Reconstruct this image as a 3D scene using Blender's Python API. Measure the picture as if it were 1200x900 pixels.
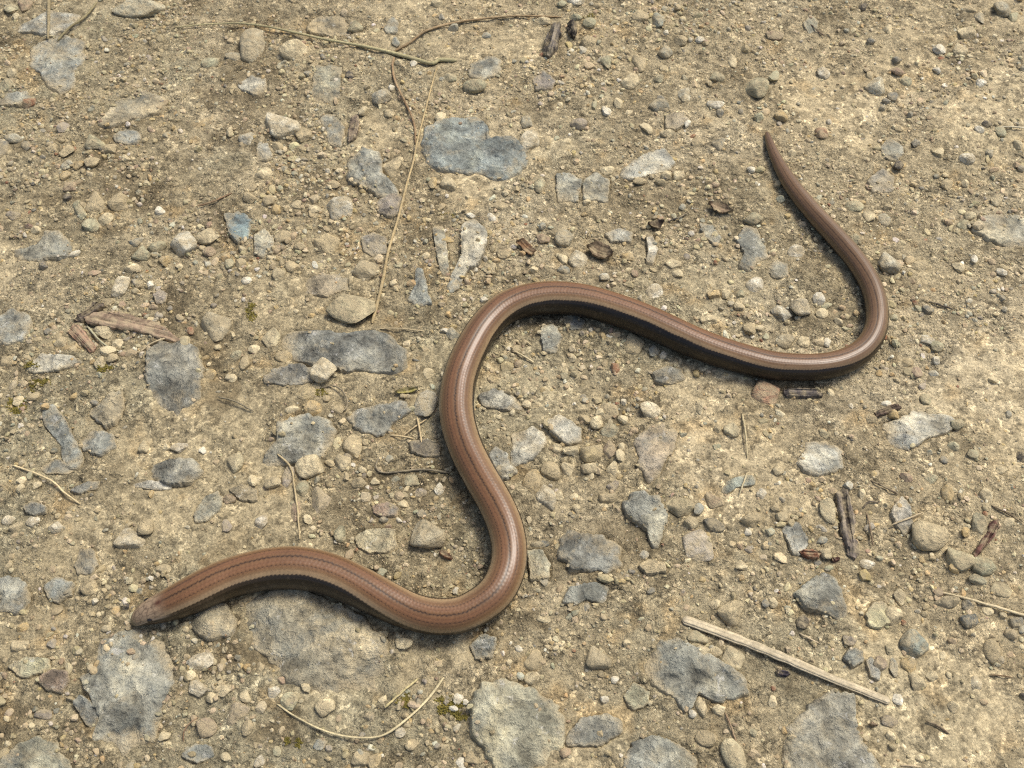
import bpy, bmesh, math, random
import numpy as np

random.seed(7)
rng = np.random.default_rng(11)
for _o in list(bpy.data.objects):
    bpy.data.objects.remove(_o)
scene = bpy.context.scene
COL = scene.collection

# ------------------------------------------------------------------ camera
F_PX = 1213.0                      # focal length in pixels of the 1200 x 900 photograph
TILT = math.radians(32.0)          # angle between the view axis and straight down
DIST = 0.310                       # metres from lens to the ground at the picture's middle
CAM = np.array([0.0, -DIST * math.sin(TILT), DIST * math.cos(TILT)])
cam_d = bpy.data.cameras.new('camera')
cam = bpy.data.objects.new('camera', cam_d)
COL.objects.link(cam)
cam_d.sensor_width = 36.0
cam_d.lens = 36.0 * F_PX / 1200.0
cam_d.clip_start = 0.005
cam_d.clip_end = 200.0
cam.location = CAM
cam.rotation_euler = (TILT, 0, 0)
cam_d.dof.use_dof = True
cam_d.dof.focus_distance = 0.298
cam_d.dof.aperture_fstop = 45.0
scene.camera = cam

# ------------------------------------------------------------------ sky and sun: bright hazy daylight from the upper right
SUN_EL, SUN_AZ = math.radians(58), math.radians(42)      # azimuth counted from +X towards +Y
world = bpy.data.worlds.new('World')
scene.world = world
world.use_nodes = True
wn = world.node_tree.nodes
sky = wn.new('ShaderNodeTexSky')
sky.sky_type = 'NISHITA'
sky.sun_disc = False
sky.sun_elevation = SUN_EL
sky.sun_rotation = math.pi / 2 - SUN_AZ
sky.air_density = 1.0
sky.dust_density = 5.0
sky.ozone_density = 0.6
wn['Background'].inputs['Strength'].default_value = 0.14
world.node_tree.links.new(sky.outputs[0], wn['Background'].inputs['Color'])
sun_d = bpy.data.lights.new('sun', 'SUN')
sun = bpy.data.objects.new('sun', sun_d)
COL.objects.link(sun)
sun_d.energy = 2.5
sun_d.angle = math.radians(17)
sun_d.color = (1.0, 0.965, 0.87)
sun.rotation_euler = (math.pi / 2 - SUN_EL, 0, SUN_AZ + math.pi / 2)
sun.location = (0.4, 0.2, 0.8)
scene.view_settings.view_transform = 'Standard'
scene.view_settings.look = 'None'
scene.view_settings.gamma = 1.0
scene.view_settings.use_curve_mapping = False
scene.view_settings.exposure = 0.26
scene.cycles.filter_width = 1.15
scene.cycles.use_denoising = False

# ------------------------------------------------------------------ helpers
CT, ST = math.cos(TILT), math.sin(TILT)

def ground_point(px, py, z=0.0):
    """world point at height z seen at pixel (px, py) of the 1200 x 900 photograph"""
    dx, dy = (px - 600.0) / F_PX, (450.0 - py) / F_PX
    d = np.array([dx, dy * CT + ST, dy * ST - CT])
    k = (z - CAM[2]) / d[2]
    return CAM + k * d

def metres_per_pixel(p):
    v = np.asarray(p) - CAM
    return (v[1] * ST - v[2] * CT) / F_PX

def _hash(ix, iy, seed):
    h = (ix.astype(np.int64) * 374761393 + iy.astype(np.int64) * 668265263 + seed * 1442695041) & 0x7fffffff
    h = ((h ^ (h >> 13)) * 1274126177) & 0x7fffffff
    h = ((h ^ (h >> 16)) * 974126173) & 0x7fffffff
    return ((h ^ (h >> 11)) & 0xfffff) / float(0xfffff)

def noise2(x, y, seed=0):
    """value noise, 0..1"""
    x = np.asarray(x, float); y = np.asarray(y, float)
    ix, iy = np.floor(x), np.floor(y)
    fx, fy = x - ix, y - iy
    fx = fx * fx * (3 - 2 * fx); fy = fy * fy * (3 - 2 * fy)
    a, b = _hash(ix, iy, seed), _hash(ix + 1, iy, seed)
    c, d = _hash(ix, iy + 1, seed), _hash(ix + 1, iy + 1, seed)
    return (a * (1 - fx) + b * fx) * (1 - fy) + (c * (1 - fx) + d * fx) * fy

def fbm(x, y, wl, octs=4, seed=0, gain=0.5):
    """fractal noise about 0, first wavelength wl metres"""
    t, a, n = 0.0, 1.0, 0.0
    for o in range(octs):
        k = 2.0 ** o / wl
        cs, sn = math.cos(0.7 * o + seed), math.sin(0.7 * o + seed)
        t = t + a * (noise2((x * cs - y * sn) * k + 17.3 * o, (x * sn + y * cs) * k - 9.1 * o, seed + o) - 0.5)
        n += a * 0.5; a *= gain
    return t / n

def sstep(a, b, x):
    t = np.clip((x - a) / (b - a), 0, 1)
    return t * t * (3 - 2 * t)

def tag(o, label=None, cat=None, group=None, kind=None):
    if label: o['label'] = label
    if cat: o['category'] = cat
    if group: o['group'] = group
    if kind: o['kind'] = kind
    return o

def mesh_from(name, verts, faces, mat=None, smooth=False, cols=None):
    """verts (n,3), faces (m,3 or 4) as numpy arrays -> mesh, quickly"""
    verts = np.asarray(verts, np.float32); faces = np.asarray(faces, np.int32)
    me = bpy.data.meshes.new(name)
    k = faces.shape[1]
    me.vertices.add(len(verts)); me.vertices.foreach_set('co', verts.ravel())
    me.loops.add(faces.size); me.loops.foreach_set('vertex_index', faces.ravel())
    me.polygons.add(len(faces))
    me.polygons.foreach_set('loop_start', np.arange(0, faces.size, k, dtype=np.int32))
    me.polygons.foreach_set('loop_total', np.full(len(faces), k, np.int32))
    me.polygons.foreach_set('use_smooth', np.full(len(faces), smooth))
    if cols is not None:
        at = me.color_attributes.new('pigment', 'FLOAT_COLOR', 'POINT')
        c4 = np.ones((len(verts), 4), np.float32); c4[:, :np.shape(cols)[1]] = cols
        at.data.foreach_set('color', c4.ravel())
    if mat: me.materials.append(mat)
    me.update(calc_edges=True); me.validate()
    return me

def link(name, me, parent=None):
    o = bpy.data.objects.new(name, me)
    COL.objects.link(o)
    if parent: o.parent = parent
    return o

def grid_faces(nu, nv, wrap_v=False):
    """quads of a (nu, nv) vertex grid stored row by row"""
    i = np.arange(nu - 1)[:, None]
    j = np.arange(nv if wrap_v else nv - 1)[None, :]
    j2 = (j + 1) % nv
    a = i * nv + j; b = i * nv + j2; c = (i + 1) * nv + j2; d = (i + 1) * nv + j
    return np.stack([a, b, c, d], -1).reshape(-1, 4)

def catmull(pts, step):
    """resample a polyline (n,k) through its points; returns points evenly spaced in the first 2-3 columns"""
    P = np.asarray(pts, float)
    P = np.vstack([2 * P[0] - P[1], P, 2 * P[-1] - P[-2]])
    out = []
    for i in range(1, len(P) - 2):
        t = np.linspace(0, 1, 24, endpoint=False)[:, None]
        p0, p1, p2, p3 = P[i - 1], P[i], P[i + 1], P[i + 2]
        out.append(0.5 * (2 * p1 + (p2 - p0) * t + (2 * p0 - 5 * p1 + 4 * p2 - p3) * t ** 2 + (3 * p1 - p0 - 3 * p2 + p3) * t ** 3))
    Q = np.vstack(out + [P[-2][None]])
    d = np.r_[0, np.cumsum(np.linalg.norm(np.diff(Q[:, :min(3, Q.shape[1])], axis=0), axis=1))]
    n = max(3, int(d[-1] / step) + 1)
    s = np.linspace(0, d[-1], n)
    return np.stack([np.interp(s, d, Q[:, k]) for k in range(Q.shape[1])], 1), s

_ico_cache = {}
def ico(sub):
    if sub not in _ico_cache:
        bm = bmesh.new(); bmesh.ops.create_icosphere(bm, subdivisions=sub, radius=1.0)
        v = np.array([q.co[:] for q in bm.verts]); f = np.array([[w.index for w in q.verts] for q in bm.faces])
        bm.free(); _ico_cache[sub] = (v, f)
    return _ico_cache[sub]

def chip(sub, cuts, depth, rough, r):
    """a stone of about unit radius: a sphere cut by random planes and roughened"""
    v, f = ico(sub); v = v.copy()
    for _ in range(cuts):
        n = r.normal(size=3); n /= np.linalg.norm(n)
        d = r.uniform(*depth)
        e = np.clip(v @ n - d, 0, None)
        v -= e[:, None] * n * 0.96
    for k, a in ((1.7, rough), (3.9, rough * 0.55), (8.3, rough * 0.3)):
        ph = r.uniform(0, 6.3, (3, 3)); w = r.normal(size=(3, 3)) * k
        s = sum(np.sin(v @ w[q] + ph[q, 0]) for q in range(3)) / 3
        v = v * (1 + a * s)[:, None]
    v /= np.abs(v).max(0)
    return v, f
# ------------------------------------------------------------------ materials
class NT:
    def __init__(s, name):
        s.m = bpy.data.materials.new(name); s.m.use_nodes = True
        s.n = s.m.node_tree.nodes; s.l = s.m.node_tree.links
        s.b = s.n['Principled BSDF']
    def node(s, t, **kw):
        q = s.n.new(t)
        for k, v in kw.items():
            if k in q.inputs: q.inputs[k].default_value = v
            else: setattr(q, k, v)
        return q
    def to(s, a, b): s.l.new(a, b)
    def pos(s): return s.node('ShaderNodeNewGeometry').outputs['Position']
    def noise(s, vec, scale, detail=4, rough=0.6, dist=0.0):
        q = s.node('ShaderNodeTexNoise'); s.to(vec, q.inputs['Vector'])
        q.inputs['Scale'].default_value = scale; q.inputs['Detail'].default_value = detail
        q.inputs['Roughness'].default_value = rough; q.inputs['Distortion'].default_value = dist
        return q.outputs['Fac']
    def ramp(s, fac, stops):
        q = s.node('ShaderNodeValToRGB'); s.to(fac, q.inputs[0])
        e = q.color_ramp.elements
        while len(e) < len(stops): e.new(0.5)
        for i, (p, c) in enumerate(stops):
            e[i].position = p
            e[i].color = (c, c, c, 1) if isinstance(c, (int, float)) else (*c, 1)
        return q.outputs[0]
    def mix(s, fac, a, b, mode='MIX'):
        q = s.node('ShaderNodeMix', data_type='RGBA', blend_type=mode)
        for inp, v in ((q.inputs[0], fac), (q.inputs[6], a), (q.inputs[7], b)):
            if isinstance(v, (int, float)): inp.default_value = v
            elif isinstance(v, tuple): inp.default_value = (*v, 1)
            else: s.to(v, inp)
        return q.outputs[2]
    def bump(s, h, strength, dist, prev=None):
        q = s.node('ShaderNodeBump'); q.inputs['Strength'].default_value = strength
        q.inputs['Distance'].default_value = dist; s.to(h, q.inputs['Height'])
        if prev is not None: s.to(prev, q.inputs['Normal'])
        return q.outputs[0]
    def finish(s, col, rough, normal=None, spec=0.3):
        s.to(col, s.b.inputs['Base Color'])
        if isinstance(rough, (int, float)): s.b.inputs['Roughness'].default_value = rough
        else: s.to(rough, s.b.inputs['Roughness'])
        s.b.inputs['Specular IOR Level'].default_value = spec
        if normal is not None: s.to(normal, s.b.inputs['Normal'])
        return s.m

DUST = (0.405, 0.333, 0.203)

def crumb(t, p, scale, jitter=1.0):
    q = t.node('ShaderNodeTexVoronoi', feature='F1'); t.to(p, q.inputs['Vector'])
    q.inputs['Scale'].default_value = scale; q.inputs['Randomness'].default_value = jitter
    sep = t.node('ShaderNodeSeparateColor'); t.to(q.outputs['Color'], sep.inputs[0])
    return q.outputs['Distance'], sep.outputs[0], sep.outputs[1]

def warp(t, p, scale, amount):
    q = t.node('ShaderNodeTexNoise'); t.to(p, q.inputs['Vector']); q.inputs['Scale'].default_value = scale; q.inputs['Detail'].default_value = 2
    m = t.node('ShaderNodeVectorMath', operation='SCALE'); t.to(q.outputs['Color'], m.inputs[0]); m.inputs[3].default_value = amount
    a = t.node('ShaderNodeVectorMath', operation='ADD'); t.to(p, a.inputs[0]); t.to(m.outputs[0], a.inputs[1])
    return a.outputs[0]

def mat_soil():
    t = NT('sandy_soil'); p0 = t.pos()
    p = warp(t, p0, 500, 0.0016)
    a = t.node('ShaderNodeAttribute', attribute_name='pigment').outputs['Color']
    fine = t.noise(p0, 1700, 3, 0.7)
    mid = t.noise(p0, 330, 6, 0.72)
    big = t.noise(p0, 110, 5, 0.66)
    d1, r1, g1 = crumb(t, p, 480)
    d2, r2, g2 = crumb(t, p, 1150)
    loose = t.ramp(t.noise(p0, 95, 4, 0.6), [(0.42, 0.0), (0.58, 1.0)])
    c = t.mix(1.0, a, t.ramp(fine, [(0.3, 0.6), (0.5, 1.0), (0.7, 1.3)]), 'MULTIPLY')
    c = t.mix(1.0, c, t.ramp(mid, [(0.34, 0.48), (0.48, 0.97), (0.64, 1.26)]), 'MULTIPLY')
    c = t.mix(1.0, c, t.ramp(big, [(0.36, 0.84), (0.5, 1.0), (0.64, 1.08)]), 'MULTIPLY')
    c = t.mix(loose, c, t.mix(1.0, c, t.ramp(r1, [(0.0, 0.66), (0.6, 1.0), (1.0, 1.4)]), 'MULTIPLY'))
    c = t.mix(t.ramp(loose, [(0.0, 0.35), (1.0, 1.0)]), c, t.mix(1.0, c, t.ramp(r2, [(0.0, 0.6), (0.2, 0.88), (0.8, 1.06), (0.95, 1.6), (1.0, 1.9)]), 'MULTIPLY'))
    inv1 = t.ramp(d1, [(0.0, 1.0), (0.75, 0.0)]); inv2 = t.ramp(d2, [(0.0, 1.0), (0.75, 0.0)])
    h1 = t.mix(1.0, inv1, loose, 'MULTIPLY'); h2 = t.mix(1.0, inv2, loose, 'MULTIPLY')
    packed = t.node('ShaderNodeAttribute', attribute_name='pigment').outputs['Alpha']
    free = t.ramp(packed, [(0.0, 1.0), (1.0, 0.35)])
    midp = t.mix(1.0, mid, free, 'MULTIPLY'); h1 = t.mix(1.0, h1, free, 'MULTIPLY'); h2 = t.mix(1.0, h2, free, 'MULTIPLY')
    n = t.bump(midp, 1.0, 0.0026)
    n = t.bump(h1, 0.9, 0.0011, n)
    n = t.bump(h2, 0.7, 0.0004, n)
    n = t.bump(fine, 0.5, 0.0003, n)
    return t.finish(c, 0.92, n, 0.2)

def mat_grit():
    t = NT('grit'); p = t.pos()
    a = t.node('ShaderNodeAttribute', attribute_name='pigment').outputs['Color']
    fine = t.noise(p, 1900, 4, 0.75)
    mid = t.noise(p, 600, 3, 0.6)
    c = t.mix(1.0, a, t.ramp(fine, [(0.3, 0.7), (0.5, 1.0), (0.75, 1.25)]), 'MULTIPLY')
    c = t.mix(t.ramp(mid, [(0.42, 0.1), (0.6, 0.6)]), c, DUST)
    return t.finish(c, 0.85, t.bump(fine, 0.7, 0.0005), 0.25)

def mat_pebble():
    t = NT('pebble_stone'); p = t.pos()
    oc = t.node('ShaderNodeObjectInfo').outputs['Color']
    blotch = t.noise(p, 230, 4, 0.65, 0.3)
    fine = t.noise(p, 1400, 5, 0.78)
    dustn = t.noise(p, 300, 6, 0.72, 0.3)
    d1, r1, g1 = crumb(t, warp(t, p, 700, 0.0008), 520)
    c = t.mix(1.0, oc, t.ramp(blotch, [(0.36, 0.58), (0.5, 1.0), (0.64, 1.35)]), 'MULTIPLY')
    c = t.mix(1.0, c, t.ramp(fine, [(0.3, 0.72), (0.5, 1.0), (0.72, 1.22)]), 'MULTIPLY')
    c = t.mix(1.0, c, t.ramp(r1, [(0.0, 0.8), (1.0, 1.2)]), 'MULTIPLY')
    c = t.mix(t.ramp(dustn, [(0.40, 0.12), (0.56, 0.8)]), c, DUST)
    n = t.bump(blotch, 0.8, 0.0018)
    n = t.bump(t.ramp(d1, [(0.0, 1.0), (0.8, 0.0)]), 0.5, 0.0008, n)
    n = t.bump(fine, 0.9, 0.0006, n)
    return t.finish(c, t.ramp(fine, [(0.3, 0.65), (0.7, 0.95)]), n, 0.25)

def mat_slab():
    t = NT('embedded_rock'); p = t.pos()
    oc = t.node('ShaderNodeObjectInfo').outputs['Color']
    dirt = t.node('ShaderNodeAttribute', attribute_name='pigment').outputs['Fac']
    blotch = t.noise(p, 150, 6, 0.7, 0.25)
    patch = t.noise(p, 55, 5, 0.65, 0.3)
    fine = t.noise(p, 1250, 5, 0.8)
    d1, r1, g1 = crumb(t, warp(t, p, 600, 0.001), 480)
    c = t.mix(1.0, oc, t.ramp(blotch, [(0.36, 0.40), (0.5, 1.0), (0.64, 1.75)]), 'MULTIPLY')
    c = t.mix(1.0, c, t.ramp(patch, [(0.38, (0.60, 0.62, 0.64)), (0.5, (1.0, 1.0, 1.0)), (0.62, (1.42, 1.34, 1.2))]), 'MULTIPLY')
    c = t.mix(t.ramp(t.noise(p, 85, 4, 0.6, 0.4), [(0.52, 0.0), (0.64, 0.55)]), c, (0.185, 0.20, 0.175))
    c = t.mix(1.0, c, t.ramp(fine, [(0.3, 0.78), (0.5, 1.0), (0.7, 1.2)]), 'MULTIPLY')
    c = t.mix(t.ramp(t.noise(p, 260, 5, 0.75, 0.4), [(0.60, 0.0), (0.68, 0.6)]), c, (0.55, 0.54, 0.48))
    add = t.node('ShaderNodeMath', operation='ADD'); t.to(t.noise(p, 120, 7, 0.72, 0.3), add.inputs[0]); t.to(dirt, add.inputs[1])
    c = t.mix(t.ramp(add.outputs[0], [(0.48, 0.06), (0.60, 0.55), (0.74, 0.97)]), c,
              t.mix(1.0, DUST, t.ramp(fine, [(0.3, 0.65), (0.7, 1.25)]), 'MULTIPLY'))
    n = t.bump(blotch, 0.9, 0.0032)
    n = t.bump(t.ramp(d1, [(0.0, 1.0), (0.8, 0.0)]), 0.45, 0.0008, n)
    n = t.bump(fine, 0.6, 0.0005, n)
    return t.finish(c, t.ramp(fine, [(0.3, 0.5), (0.7, 0.85)]), n, 0.35)

def mat_plant(name, base, rough=0.6, streak=0.35, dust=0.0):
    """dry stems and wood: streaks along the piece through its UV-like attribute"""
    t = NT(name); p = t.pos()
    oc = t.node('ShaderNodeObjectInfo').outputs['Color']
    a = t.node('ShaderNodeAttribute', attribute_name='pigment').outputs['Color']
    fine = t.noise(p, 900, 4, 0.7)
    c = t.mix(1.0, oc, a, 'MULTIPLY')
    c = t.mix(1.0, c, t.ramp(fine, [(0.3, 1 - streak), (0.5, 1.0), (0.7, 1 + streak)]), 'MULTIPLY')
    if dust: c = t.mix(t.ramp(t.noise(p, 380, 5, 0.7), [(0.44, 0.0), (0.62, dust)]), c, DUST)
    return t.finish(c, rough, t.bump(fine, 0.5, 0.0004), 0.2)

def mat_worm():
    t = NT('slow_worm_skin'); p = t.pos()
    a = t.node('ShaderNodeAttribute', attribute_name='pigment').outputs['Color']
    fine = t.noise(p, 1200, 3, 0.6)
    c = t.mix(1.0, a, t.ramp(fine, [(0.3, 0.86), (0.5, 1.0), (0.7, 1.12)]), 'MULTIPLY')
    t.finish(c, 0.35, None, 0.38)
    t.b.inputs['Coat Weight'].default_value = 0.05
    t.b.inputs['Coat Roughness'].default_value = 0.33
    return t.m

def mat_eye():
    t = NT('eye_gloss')
    rgb = t.node('ShaderNodeRGB'); rgb.outputs[0].default_value = (0.012, 0.008, 0.006, 1)
    return t.finish(rgb.outputs[0], 0.12, None, 0.6)

def mat_moss():
    t = NT('moss_leaf'); p = t.pos()
    f = t.noise(p, 500, 3, 0.6)
    c = t.ramp(f, [(0.3, (0.09, 0.075, 0.015)), (0.6, (0.17, 0.14, 0.03)), (0.8, (0.24, 0.19, 0.05))])
    return t.finish(c, 0.7, None, 0.2)

M_SOIL, M_GRIT, M_PEB, M_SLAB = mat_soil(), mat_grit(), mat_pebble(), mat_slab()
M_STRAW = mat_plant('dry_straw', None, 0.65, 0.3, 0.35)
M_WOOD = mat_plant('weathered_wood', None, 0.9, 0.4, 0.6)
M_WORM, M_EYE, M_MOSS = mat_worm(), mat_eye(), mat_moss()
# ------------------------------------------------------------------ what lies where (read off the photograph, then set on the ground)
# tile RC: rows of 225 px, columns of 300 px; inside a tile coordinates count four per pixel.
PALETTE = dict(c=(0.59, 0.50, 0.31), t=(0.40, 0.325, 0.19), g=(0.31, 0.295, 0.222), b=(0.27, 0.28, 0.238), d=(0.175, 0.172, 0.145),
               w=(0.63, 0.59, 0.465), p=(0.31, 0.22, 0.15), r=(0.25, 0.11, 0.06), k=(0.045, 0.043, 0.045), o=(0.46, 0.335, 0.155),
               v=(0.36, 0.345, 0.222), m=(0.27, 0.235, 0.19), B=(0.165, 0.22, 0.225))
COLOUR_WORD = dict(c='cream', t='tan', g='grey', b='blue-grey', d='dark grey', w='whitish', p='pinkish-brown', r='rust-red', k='blackish',
                   o='ochre', v='greenish-grey', m='mauve-grey', B='slate-blue')

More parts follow.
